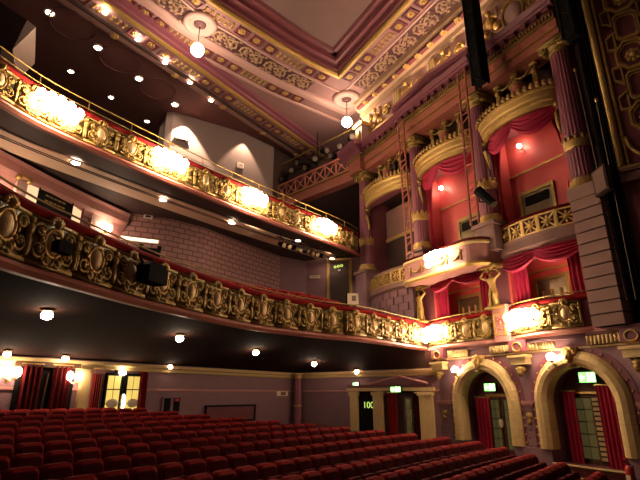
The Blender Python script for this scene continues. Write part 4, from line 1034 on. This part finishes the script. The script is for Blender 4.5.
xc, wd = span(601, 628, -.15, 425); curtain('wide crimson curtain beside the pale slats in the arch above the steps', wl(xc, .2, 0), WR, wd, 1.98, 6, curtain_m)
t = wthing('arch_steps', 'dark carpeted steps with two pale nosings below the arch', 'steps', ax, 0, -.5)
for k in range(2):
    m = MB(); m.box(-1.0, 1.0, -.45 + .3 * k, .68, .0 + .25 * k, .25 * (k + 1)); m.build('step', carpet, t)
    m = MB(); m.box(-1.0, 1.0, -.48 + .3 * k, -.42 + .3 * k, .25 * (k + 1) - .03, .25 * (k + 1) + .008); m.build('nosing', cream, t)
m = MB(); m.box(-6.2, ax - 1.0, .0, .7, -.6, .0); wpart(m, 'recess_floor', carpet)
t = wthing('fire_extinguisher', 'red fire extinguisher standing beside the steps', 'extinguisher', 1.0, -.5, -.5)
m = MB(); m.lathe([(.08, 0), (.085, .03), (.085, .42), (.06, .48), (.03, .5)], (0, 0, .2), 14); m.build('cylinder', ext_red, t, True)
m = MB(); m.lathe([(.12, 0), (.12, .02), (.04, .04), (.04, .2)], n=12); m.build('stand', black, t)
m = MB(); m.tube([(0, 0, .68), (0, 0, .76), (-.09, 0, .78)], .02, 6); m.tube([(0, 0, .74), (.1, 0, .7), (.12, -.02, .4)], .015, 6); m.build('valve_and_hose', black, t)
m = MB(); m.box(-.05, .05, -.092, -.08, .35, .5); m.build('label_plate', paper, t)

# pedimented doorcase at the end of the stalls rear wall
def dpos(u, z, d=0): return (BK1[0] + DD.x * u + DD.y * d, BK1[1] + DD.y * u - DD.x * d, z)
ul, um, ur = ondoor(356, 410)[0], ondoor(380, 410)[0], ondoor(428, 410)[0]; zt = ondoor(400, 391)[1]; zb = fl(7)
t = thing('doorcase', 'cream pedimented doorcase with three pilasters beside the arches', 'doorcase', dpos((ul + ur) / 2, zb), DA); uc_ = (ul + ur) / 2; H = zt - zb
for u, wd in ((ul, .34), (um, .42), (ur, .5)):
    m = MB(); m.box(u - uc_ - wd / 2, u - uc_ + wd / 2, -.18, 0, .12, H - .1); m.build('pilaster', cream, t)
    m = MB(); m.box(u - uc_ - wd / 2 - .05, u - uc_ + wd / 2 + .05, -.22, 0, H - .16, H - .03); m.build('pilaster_cap', cream, t); m = MB(); m.box(u - uc_ - wd / 2 - .04, u - uc_ + wd / 2 + .04, -.21, 0, 0, .12); m.build('pilaster_base', cream, t)
m = MB(); m.box(ul - uc_ - .3, ur - uc_ + .35, -.2, 0, H, H + .12); m.build('lintel', cream, t)
m = MB(); m.box(ul - uc_ - .3, ur - uc_ + .3, -.16, 0, H + .12, H + .24); m.build('frieze', maroon, t)
m = MB(); m.prism([(um - uc_ - .3, H + .24), (ur - uc_ + .1, H + .24), ((um + ur) / 2 - uc_, H + .5)], -.2, 0, 'y'); m.build('pediment', purple, t)
for s, (p, q) in enumerate(((um - uc_ - .35, (um + ur) / 2 - uc_), (ur - uc_ + .15, (um + ur) / 2 - uc_))):
    m = MB(); m.tube([(p, -.2, H + .26), (q, -.2, H + .53)], .045, 6); m.build('raking_moulding', pink, t)
m = MB(); m.box(ul - uc_ + .17, um - uc_ - .2, -.05, 0, 0, H); d1 = m.build('dark_door', black, t)
m = MB(); m.box(um - uc_ + .2, ur - uc_ - .25, -.04, 0, 0, H); m.build('dark_opening', dark, t)
fc = bpy.data.curves.new('door_number', 'FONT'); fc.body = '100'; fc.size = .34; fc.extrude = .005; fc.align_x = 'CENTER'; fc.materials.append(sign_t)
fo = bpy.data.objects.new('door_number', fc); COL.objects.link(fo); dg = bpy.context.evaluated_depsgraph_get(); fm = bpy.data.meshes.new_from_object(fo.evaluated_get(dg)); bpy.data.objects.remove(fo); fo = bpy.data.objects.new('door_number', fm); COL.objects.link(fo); fm.materials.clear(); fm.materials.append(sign_t); fo.parent = d1; qn, zn = ondoor(369, 408); fo.location = (qn - uc_ + .02, -.07, zn - zb); fo.rotation_euler = (pi / 2, 0, 0)
for px, wd, lab, mt in ((394, .42, 'bright crimson curtain at the left of the pedimented doorcase opening', velvet), (420, .26, 'narrow dark crimson curtain at the right of the pedimented doorcase opening', velvet_dk)):
    u, z = ondoor(px, 410); curtain(lab, dpos(u, zb, .12), DA, wd, H - .08, 4, mt, .04)
u, z = ondoor(409, 410); t = thing('glazed_door', 'slim dim glazed door seen between the crimson curtains of the doorcase', 'door', dpos(u, zb, .08), DA); glazed_door(t, -.16, .2, .02, H - .2, 0, glass_dim, 1, 4)
u, z = ondoor(400, 392.5); exit_sign('lit green exit sign hung on the pedimented doorcase lintel', dpos(u, z, .3), DA, .45, .22)
u, z = ondoor(361, 386); exit_sign('small green exit sign left of the pedimented doorcase', dpos(u, z, .35), DA, .3, .14)

# slender column and fittings on the stalls rear wall
u, z = ondoor(299, 410); p = (BK1[0] + .1, BK1[1] - .25)
t = thing('slender_column', 'slender purple column with gold capital at the corner of the stalls rear wall', 'column', (-.95, 21.45, fl(12.5)))
hh = 2.62 - fl(12.5)
m = MB(); m.lathe([(.17, .0), (.17, hh * .35), (.15, hh - .18)], n=18, flute=.06); m.build('shaft', purple, t)
m = MB(); m.lathe([(.15, hh - .2), (.19, hh - .14), (.17, hh - .1), (.26, hh - .02), (.26, hh)], n=16); m.build('capital', gold, t, True)
m = MB(); m.lathe([(.18, hh * .33), (.2, hh * .35), (.18, hh * .37)], n=16); m.build('gold_band', gold, t, True)
def bthing(name, label, cat, px, py, d=0.0):
    tt, z = onback(px, py, d); return thing(name, label, cat, tr(tt, RB - d, z), TA)
def bw_(px, py, d=0): return onback(px, py, d)
t = bthing('projection_screen', 'wide dark framed panel on the stalls rear wall', 'panel', 230, 419, .02); a, b = bw_(205, 412), bw_(255, 412); w2 = (b[0] - a[0]) / 2
m = MB(); m.box(-w2, w2, -.05, 0, -.1, .5); m.build('board', maroon, t)
m = MB(); m.ring([(-w2, -.1), (w2, -.1), (w2, .5), (-w2, .5)], [(-w2 + .06, -.04), (w2 - .06, -.04), (w2 - .06, .44), (-w2 + .06, .44)], -.09, -.04); m.build('frame', black, t)
t = bthing('wall_notice', 'small pale lit notice on the stalls rear wall by the slender column', 'sign', 282, 396, .02)
m = MB(); m.box(-.38, .38, -.03, 0, 0, .2); m.build('board', paper, t); m = MB(); m.box(-.12, .2, -.04, -.03, .03, .17); m.build('print', brown, t)
t = bthing('serving_hatch', 'small dark two-pane hatch on the stalls rear wall', 'window', 170, 413, .02)
m = MB(); m.ring([(-.38, 0), (.38, 0), (.38, .5), (-.38, .5)], [(-.33, .04), (.33, .04), (.33, .46), (-.33, .46)], -.06, 0); m.box(-.05, .05, -.06, 0, 0, .5); m.build('frame', purple_wall, t)
for s in (-1, 1): m = MB(); m.box(s * .19 - .14, s * .19 + .14, -.03, 0, .04, .46); m.build('pane', black, t)
m = MB(); m.box(.1, .28, -.07, -.06, .36, .44); m.build('red_label', ext_red, t)
t = bthing('glazed_door', 'yellow lit double door with small panes on the stalls rear wall', 'door', 120, 414, .06); t.location.z = fl(13); dh = 1.78
glazed_door(t, -.62, -.03, 0, dh, 0, glass_y, 2, 4, black); glazed_door(t, .03, .62, 0, dh, 0, glass_y, 2, 4, black)
for s in (-1, 1): m = MB(); m.ell((s * .34, -.06, .92), (.2, .02, .13), 10, 6); m.build('oval_notice', paper, t, True)
m = MB(); m.ell((0, -.07, .95), (.09, .03, .24), 10, 6); m.build('glowing_notice', sign_w, t, True)  # notice given a glow of its own, though it is no lamp
for s, lab in ((-1, 'left'), (1, 'right')):
    tt, z = onback(120, 400, .2); curtain('dark crimson curtain at the ' + lab + ' of the yellow lit door', tr(tt + s * .78, RB - .15, fl(13)), TA, .26, dh + .06, 4, velvet, .04)
t = bthing('door_lamp', 'small yellow bulkhead lamp above the yellow lit door', 'lamp', 121, 373, .02)
m = MB(); m.ell((0, -.08, 0), (.12, .08, .08), 10, 6); m.build('glass', bulb, t, True); m = MB(); m.box(-.18, .14, -.06, 0, -.06, .06); m.build('base', black, t)
for px, mt, wd, lab in ((81, cream, .30, 'yellow pilaster beside the wall sconce on the stalls rear wall'), (91, pink, .34, 'pink pilaster beside the yellow lit door')):
    t = bthing('wall_pilaster', lab, 'pilaster', px, 400, 0); t.location.z = fl(13); hh = 2.45 - fl(13)
    m = MB(); m.box(-wd / 2, wd / 2, -.14, 0, .1, hh - .1); m.build('shaft', mt, t)
    m = MB(); m.box(-wd / 2 - .05, wd / 2 + .05, -.19, 0, hh - .12, hh); m.box(-wd / 2 - .04, wd / 2 + .04, -.17, 0, 0, .1); m.build('capital', mt, t)
t = bthing('open_doorway', 'dark curtained doorway between the two wall sconces', 'doorway', 42, 400, .04); t.location.z = fl(13)
m = MB(); m.box(-.75, .75, -.03, 0, 0, 1.85); m.build('opening', black, t); m = MB(); m.box(-.85, .85, -.12, 0, 1.85, 1.98); m.build('door_head', wood, t)
for x in (-.05, .32): m = MB(); m.tube([(x, -.05, 0), (x + .06, -.05, 1.7)], .03, 6); m.build('door_edge', brass if x > 0 else wood, t)
for px, lab in ((27, 'left'), (58, 'right')):
    tt, z = onback(px, 400, .15); curtain('dark crimson curtain at the ' + lab + ' of the dark doorway', tr(tt, RB - .15, fl(13)), TA, .5, 1.9, 4, velvet_dk, .05)

# ================================================================== DRESS CIRCLE REAR: window wall, fittings
def onseg(px, py, A, B, d=0):
    t_ = Vector((B[0] - A[0], B[1] - A[1])).normalized(); nx, ny = t_.y, -t_.x; r = ray(px, py); ox, oy = A[0] + nx * d, A[1] + ny * d
    k = (ox * nx + oy * ny) / (r.x * nx + r.y * ny); return (k * r.x, k * r.y, k * r.z + ZC), math.atan2(t_.y, t_.x)
A_, B_ = dw[1], dw[3]
def sthing(name, label, cat, px, py, A, B, d=.02, group=None):
    p, a = onseg(px, py, A, B, d); return thing(name, label, cat, p, a, group), p, a
def swidth(pa, pb, A, B):
    a, b = onseg(*pa, A, B)[0], onseg(*pb, A, B)[0]; return math.hypot(a[0] - b[0], a[1] - b[1])
t, p, a = sthing('control_window', 'wide control room window with dark board between two lit panes', 'window', 53, 212, A_, B_, .05); wd = swidth((22, 205), (85, 205), A_, B_); zt_ = onseg(53, 188, A_, B_)[0][2] - p[2]; zb_ = onseg(53, 236, A_, B_)[0][2] - p[2]
m = MB(); m.ring([(-wd / 2, zb_), (wd / 2, zb_), (wd / 2, zt_), (-wd / 2, zt_)], [(-wd / 2 + .06, zb_ + .06), (wd / 2 - .06, zb_ + .06), (wd / 2 - .06, zt_ - .06), (-wd / 2 + .06, zt_ - .06)], -.06, .02); m.build('frame', maroon, t)
for x0, x1, nm, mt in ((-.5, -.28, 'lit_pane', lit_room), (-.28, .29, 'dark_board', black), (.29, .5, 'lit_pane', lit_room)):
    m = MB(); m.box(x0 * wd, x1 * wd, -.02, .0, zb_, zt_); o = m.build(nm, mt, t)
    if nm == 'dark_board':
        for j in range(2):
            for k in range(5): m = MB(); m.box(-.17 * wd + k * .07 * wd, -.115 * wd + k * .07 * wd, -.03, -.02, zt_ * .5 - .16 * j, zt_ * .5 - .16 * j + .05); m.build('faded_lettering', gold_dk, o)
m = MB(); m.box(-.29 * wd, -.27 * wd, -.05, 0, zb_, zt_); m.box(.28 * wd, .30 * wd, -.05, 0, zb_, zt_); m.build('mullion', black, t)
t, p, a = sthing('desk_lamp', 'small shaded desk lamp glowing in the control window', 'lamp', 54, 222, A_, B_, .3)
m = MB(); m.lathe([(.2, -.05), (.14, .07), (.05, .1)], n=12); m.build('shade', mat('lamp_shade', (.8, .9, .5), .5, emit=(1, .95, .55), es=5), t, True)
m = MB(); m.lathe([(.1, -.35), (.1, -.32), (.02, -.3), (.02, .0)], n=10); m.build('stand', brass, t)
for px, lab in ((15, 'left'), (95, 'right')):
    t, p, a = sthing('wall_pilaster', 'mauve pilaster with gold capital at the ' + lab + ' of the control window', 'pilaster', px, 205, A_, B_, .0); zc_ = onseg(px + 1, 176 if px < 50 else 209, A_, B_)[0][2] - p[2]
    m = MB(); m.box(-.16, .16, -.12, 0, -2.0, zc_ - .1); m.build('shaft', mauve_lt, t)
    m = MB(); m.box(-.24, .24, -.18, 0, zc_ - .02, zc_ + .05)
    for s in (-1, 1): m.ell((s * .17, -.14, zc_ - .06), (.09, .09, .09), 8, 5)
    m.build('capital', gold, t, True)
for px, py, lab in ((-2, 196, 'before the left pilaster'), (102, 229, 'between control window and block wall')):
    p, a = onseg(px, py, A_, B_, .02); sconce('twin shade wall sconce ' + lab + ' behind the dress circle', p, a)
t, p, a = sthing('strip_light', 'bright horizontal strip light on the block wall', 'lamp', 140, 240, dw2[0], dw2[1], .03)
m = MB(); m.box(-.62, .62, -.05, 0, -.05, .05); m.build('tube', mat('strip_tube', (1, .9, .7), .4, emit=(1, .8, .5), es=1.6), t); m = MB(); m.box(-.66, .66, -.02, .02, -.08, .08); m.build('housing', white_p, t)
t, p, a = sthing('emergency_light', 'small pale emergency light box high on the block wall', 'lamp', 148, 217, dw2[0], dw2[1], .03)
m = MB(); m.box(-.16, .16, -.08, 0, -.08, .08); m.build('case', white_p, t); m = MB(); m.box(-.09, .09, -.09, -.08, -.04, .03); m.build('lens', black, t)
t, p, a = sthing('wall_speaker', 'dark rectangular equipment silhouette on the dress circle ledge before the block wall', 'equipment', 150, 250, dw2[0], dw2[1], .9)
m = MB(); m.box(-.35, .35, -.1, .1, -.25, .05); m.build('case', black, t); 
for s in (-1, 1): m = MB(); m.box(s * .3 - .07, s * .3 + .07, -.08, .08, .05, .16); m.build('knob', black, t)
# framed doors at the end of the dress circle
C_, D_ = dw4[1], dw4[2]
C_, D_ = (-.9, 22.6), (3.2, 22.2)
for px0, px1, py0, lab, dr in ((327, 352, 236, 'gold framed dark door with green marks at the end of the dress circle', 1), (373 - 12, 374, 232, 'gold framed dark panel beside the far column', 0)):
    pa, a = onseg(px0, 285, C_, D_, .02); pb, a = onseg(px1, 285, C_, D_, .02); wd = math.hypot(pb[0] - pa[0], pb[1] - pa[1]); zt_ = onseg((px0 + px1) / 2, py0 + 24, C_, D_)[0][2]
    t = thing('framed_door', lab, 'door', ((pa[0] + pb[0]) / 2, (pa[1] + pb[1]) / 2, 4.2), a); hh = zt_ - 4.2 + .05
    for k, (o_, w_, mt) in enumerate(((0, .07, gold), (.09, .05, gold_dk))):
        m = MB(); m.ring([(-wd / 2 + o_, 0), (wd / 2 - o_, 0), (wd / 2 - o_, hh - o_), (-wd / 2 + o_, hh - o_)], [(-wd / 2 + o_ + w_, 0), (wd / 2 - o_ - w_, 0), (wd / 2 - o_ - w_, hh - o_ - w_), (-wd / 2 + o_ + w_, hh - o_ - w_)], -.08 + .02 * k, 0); m.build('frame', mt, t)
    m = MB(); m.box(-wd / 2 + .14, wd / 2 - .14, -.03, 0, 0, hh - .14); d_ = m.build('door_leaf', dark, t)
    if dr:
        for k in range(3): m = MB(); m.tube([(-.2 + .16 * k + .05 * cos(q), -.05, hh - .42 + .03 * k + .05 * sin(q)) for q in [2 * pi * j / 10 for j in range(10)]], .018, 5, True); m.build('green_mark', sign_t, d_, True)
        m = MB(); m.box(-.06, .06, -.05, -.03, hh - .62, hh - .55); m.build('door_plate', paper, d_)
m = MB(); m.sweep([C_, D_], [(0, 3.5), (0, 8.2), (-.2, 8.2), (-.2, 3.5)]); struct(m.build('wall_circle_far', purple_wall), 'dark wall holding the framed doors behind the far column')
t, p, a = sthing('wall_notice', 'pale strip notice on the dark wall beside the gold framed door', 'sign', 315, 277, C_, D_, .02)
m = MB(); m.box(-.25, .25, -.03, 0, -.07, .07); m.build('board', paper, t); m = MB(); m.box(-.2, .2, -.035, -.03, -.02, .02); m.build('print', brown, t)
t = thing('carved_plaque', 'small gold carved plaque on a post before the far column pedestal', 'plaque', (*[c * .97 for c in onseg(354, 300, C_, D_)[0][:2]], 4.4), a)
z_ = 1.75 + (proj((0, 1, 0))[0] * 0) ; pz = onseg(354, 299, C_, D_)[0][2] * .97 + .05 - 4.4
m = MB(); m.box(-.3, .3, -.04, .04, pz - .25, pz + .27); m.build('board', paper, t); m = MB(); m.box(-.1, .1, -.06, -.04, pz - .1, pz + .15); m.build('carving', brown, t); m = MB(); m.box(-.36, -.3, -.05, .05, 0, pz + .35); m.build('post', black, t)
# stage lantern bar under the far end of the upper balcony
pa, pb = zpl(277, 238, 7.75), zpl(325, 252, 7.75)
t = thing('lantern_bar', 'black lantern bar hung under the far end of the upper balcony', 'lighting bar', (*pa, 7.75), math.atan2(pb[1] - pa[1], pb[0] - pa[0])); Lb = math.hypot(pb[0] - pa[0], pb[1] - pa[1])
m = MB(); m.tube([(0, 0, .05), (Lb, 0, .05)], .03, 6); m.build('bar', black, t)
for x in (.2, Lb / 2, Lb - .2): m = MB(); m.tube([(x, 0, .05), (x, 0, .32)], .015, 5); m.build('hanger', black, t)
for k in range(8):
    x = .25 + (Lb - .5) * k / 7
    o = thing('stage_lantern', 'small black stage lantern on the bar under the upper balcony', 'spotlight', (pa[0] + (pb[0] - pa[0]) * x / Lb, pa[1] + (pb[1] - pa[1]) * x / Lb, 7.75), t.rotation_euler[2] + random.uniform(-.4, .4), 'stage lanterns on the balcony bar')
    m = MB(); m.tube([(0, .15, -.15), (0, -.2, -.3)], [.09, .11], 10); m.build('lantern_body', black, o); m = MB(); m.tube([(0, -.2, -.3), (0, -.21, -.305)], .09, 10); m.build('lens', mirror, o); m = MB(); m.tube([(-.1, 0, -.2), (-.1, 0, .0), (.1, 0, 0), (.1, 0, -.2)], .015, 5); m.build('yoke', black, o)
for k, (px, z, sc) in enumerate(((141, 3.86, 1.25), (48, 3.78, .62))):
    (x, y), a = onpath(ddense, px, 4.0); d = .3
    o = thing('stage_lantern', ['large black box lantern clamped to the lower gilded balcony front', 'small black lantern clamped to the lower gilded balcony front'][k], 'spotlight', (x + d * sin(a), y - d * cos(a), z), a); o.scale = (sc, sc, sc)
    m = MB(); m.box(-.22, .2, -.12, .12, -.1, .14); m.prism([(-.22, .14), (.2, .14), (.14, .2), (-.16, .2)], -.1, .1, 'y'); m.build('lantern_body', black, o)
    m = MB(); m.tube([(-.16, 0, .1), (-.16, .18, .34), (.14, .18, .34), (.14, 0, .1)], .02, 5); m.build('yoke', black, o); m = MB(); m.box(.2, .22, -.1, .1, -.06, .1); m.build('lens', mirror, o)
# rig of small lanterns behind the gallery lattice
for k in range(9):
    u = k / 8; x, y = -2.2 + 3.9 * u, 26.6 - 3.9 * u; z = 14.5 + .5 * (k % 3) * .6
    o = thing('stage_lantern', 'black stage lantern on the rig behind the lattice gallery slip', 'spotlight', (x, y, z), random.uniform(-1, 1), 'stage lanterns behind the gallery slip')
    m = MB(); m.tube([(0, .2, .1), (0, -.25, -.05)], [.16, .2], 10); m.build('lantern_body', black, o); m = MB(); m.tube([(0, -.25, -.05), (0, -.26, -.053)], .15, 10); m.build('lens', steel, o)
t = thing('lighting_rail', 'brass-edged lighting rail behind the lattice gallery slip', 'rail', (-.2, 24.6, 14.2))
for dz in (0, .9): m = MB(); m.tube([(-2.5, 27, 14.8 + dz), (2.2, 22.3, 14.8 + dz)], .04, 6); m.build('rail', gold_dk if dz else black, t, False, True)
for u in (0, .5, 1): m = MB(); m.tube([(-2.5 + 4.7 * u, 27 - 4.7 * u, 13), (-2.5 + 4.7 * u, 27 - 4.7 * u, 16.6)], .04, 6); m.build('upright', black, t, False, True)

# angular white pier and sloping dark hood at the end of the upper circle
def pY(px, py, Y): r = ray(px, py); k = Y / r.y; return (k * r.x, Y, k * r.z + ZC)
t = thing('bulkhead', 'angular dark bulkhead with its lit edge painted white beside the upper balcony end', 'bulkhead', pY(5, 60, 11.2))
def solid(pts, Y0, Y1, nm, mt):
    m = MB(); n = len(pts); f = [pY(x, y, Y0) for x, y in pts]; k = Y1 - Y0; b = [(p[0] - .6 * k, p[1] + k, p[2]) for p in f]
    m.add(f + b, [tuple(range(n)), tuple(range(2 * n - 1, n - 1, -1))] + [(i, n + i, n + (i + 1) % n, (i + 1) % n) for i in range(n)]); return m.build(nm, mt, t, False, True)
solid([(-40, -25), (27, 20), (12, 49), (-40, 10)], 11.0, 13.0, 'dark_hood', dark); solid([(27, 20), (36, 27), (13, 49)], 11.02, 12.6, 'lit_underside', white_p)  # light on the hood's underside put in as a white-painted wedge
solid([(3, 35), (12.5, 49), (16, 72), (-2, 72)], 11.2, 12.0, 'white_pier', white_p)
t = thing('wall_notice', 'small dark shelf strip on the pale lit wall behind the upper circle', 'sign', onseg(182, 140, uw1, uw2, .02)[0], onseg(182, 140, uw1, uw2)[1])
m = MB(); m.box(-.45, .35, -.1, 0, -.04, .04); m.build('board', dark, t); m = MB(); m.box(-.4, -.3, -.08, 0, -.14, -.04); m.box(.2, .3, -.08, 0, -.14, -.04); m.build('bracket', dark, t)
t = thing('thermostat_box', 'small white box on the pale lit wall behind the upper circle', 'box', onseg(240, 166, uw1, uw2, .02)[0], onseg(240, 166, uw1, uw2)[1])
m = MB(); m.box(-.2, .2, -.1, 0, -.16, .16); m.build('case', white_p, t); m = MB(); m.box(-.12, .12, -.11, -.1, -.04, .1); m.build('cover', mauve_lt, t)

# ================================================================== SEATS
def rounded(wd, z0, z1, r=.1, n=5):
    a = wd / 2; p = [(-a, z0), (a, z0)]
    p += [(a - r + r * cos(pi / 2 * i / n), z1 - r + r * sin(pi / 2 * i / n)) for i in range(n + 1)]
    p += [(-a + r - r * sin(pi / 2 * i / n), z1 - r + r * cos(pi / 2 * i / n)) for i in range(n + 1)]
    return p
def seat_mesh():
    b = MB(); o = rounded(.48, .32, .93); i_ = rounded(.40, .36, .88, .08)
    lean = lambda z: (z - .32) * .22; n = len(o)
    vs = [(x, .05 + lean(z), z) for x, z in o] + [(x, -.03 + lean(z), z) for x, z in i_] + [(x, .02 + lean(z), z) for x, z in o] 
    vs += [(x, .12 + lean(z), z) for x, z in o]
    fs = []
    for k in range(n): j = (k + 1) % n; fs += [(2 * n + k, 2 * n + j, n + j, n + k), (2 * n + k, 3 * n + k, 3 * n + j, 2 * n + j)]
    fs += [tuple(range(4 * n - 1, 3 * n - 1, -1))]; b.add(vs, fs)
    pd = MB(); pv = [(x, -.03 + lean(z), z) for x, z in i_] + [(x * .9, -.045 + lean(z), .62 + (z - .62) * .92) for x, z in i_]
    pd.add(pv, [tuple(range(n, 2 * n))] + [(k, (k + 1) % n, n + (k + 1) % n, n + k) for k in range(n)]); seat_mesh.pad = pd.mesh('shaded_pad', velvet_dk)  # shade put into the front pad's velvet so the rim looks lit
    c = MB(); o = rounded(.44, .34, .74, .07); n = len(o)
    c.add([(x, -.05 - .02 + (z - .34) * .1, z) for x, z in o] + [(x, -.16 + (z - .34) * .1, z) for x, z in o], [tuple(range(n)), tuple(range(2 * n - 1, n - 1, -1))] + [(k, (k + 1) % n, n + (k + 1) % n, n + k) for k in range(n)])
    a = MB(); a.box(-.275, -.225, -.34, .12, .56, .62); a.box(-.265, -.235, -.2, .12, 0, .56)
    return b.mesh('backrest', velvet), c.mesh('tip_up_seat', velvet_dk), a.mesh('armrest', velvet)
SM = seat_mesh()
def seat(loc, rz, label, group):
    t = thing('plush_chair', label, 'seat', loc, rz, group); t.scale = (.87, .87, .87)
    inst('shaded_pad', seat_mesh.pad, inst('backrest', SM[0], t)); inst('tip_up_seat', SM[1], t); inst('armrest', SM[2], t)
nseat = 0
ORD = 'first second third fourth fifth sixth seventh eighth ninth tenth eleventh twelfth thirteenth fourteenth fifteenth sixteenth seventeenth'.split()
rk = 0; r_ = 1.3
while r_ < 12.9:
    kn = [(0, 10.9), (1.9, 12.1), (3.2, 13.0), (4.6, 13.6), (6.6, 12.7), (7.85, 11.9), (10.1, 10.2), (13, 8.4)]
    tmax = next(a[1] + (b[1] - a[1]) * (r_ - a[0]) / (b[0] - a[0]) for a, b in zip(kn, kn[1:]) if a[0] <= r_ <= b[0])
    k = 0
    while True:
        tt = tmax - .25 - .455 * k; k += 1
        if tt < -3: break
        rr = r_ - .006 * (tt - 5) ** 2 + .1
        if rr < -.5: continue
        p = tr(tt, rr, fl(rr)); q = proj((p[0], p[1], p[2] + .9)); d = math.hypot(p[0], p[1])
        if d < 1.6 or not (-25 < q[0] < 650 and q[1] < 500 and p[1] > .8): continue
        seat(p, TA + (-.02 * (tt - 4)), 'dark red plush tip-up seat in the %s stalls row from the rear wall' % ORD[max(0, round((12.85 - r_) / .77))], 'stalls seats row ' + ORD[max(0, round((12.85 - r_) / .77))]); nseat += 1
    r_ += .77
# raked dress circle seats showing above the lower balcony ledge
for row in range(3):
    pth = offset(dress, -(1.05 + .85 * row)); z = 3.95 + .30 * row
    for (x, y, a) in along(pth, .48):
        q = proj((x, y, z + .9))
        if 150 < q[0] < 345 and y < 20.6:
            seat((x, y, z), a, 'red plush seat of the dress circle row ' + ['just behind the velvet ledge', 'in the middle of the rake', 'nearest the block wall'][row], 'dress circle seats row ' + 'abc'[row]); nseat += 1
    m = MB(); m.sweep(resample(pth, .4), [(-.45, z - .35), (-.45, z), (.4, z), (.4, z - .35)]); m.build('seating_step', carpet, dc, False, True)
print('SEATS', nseat)
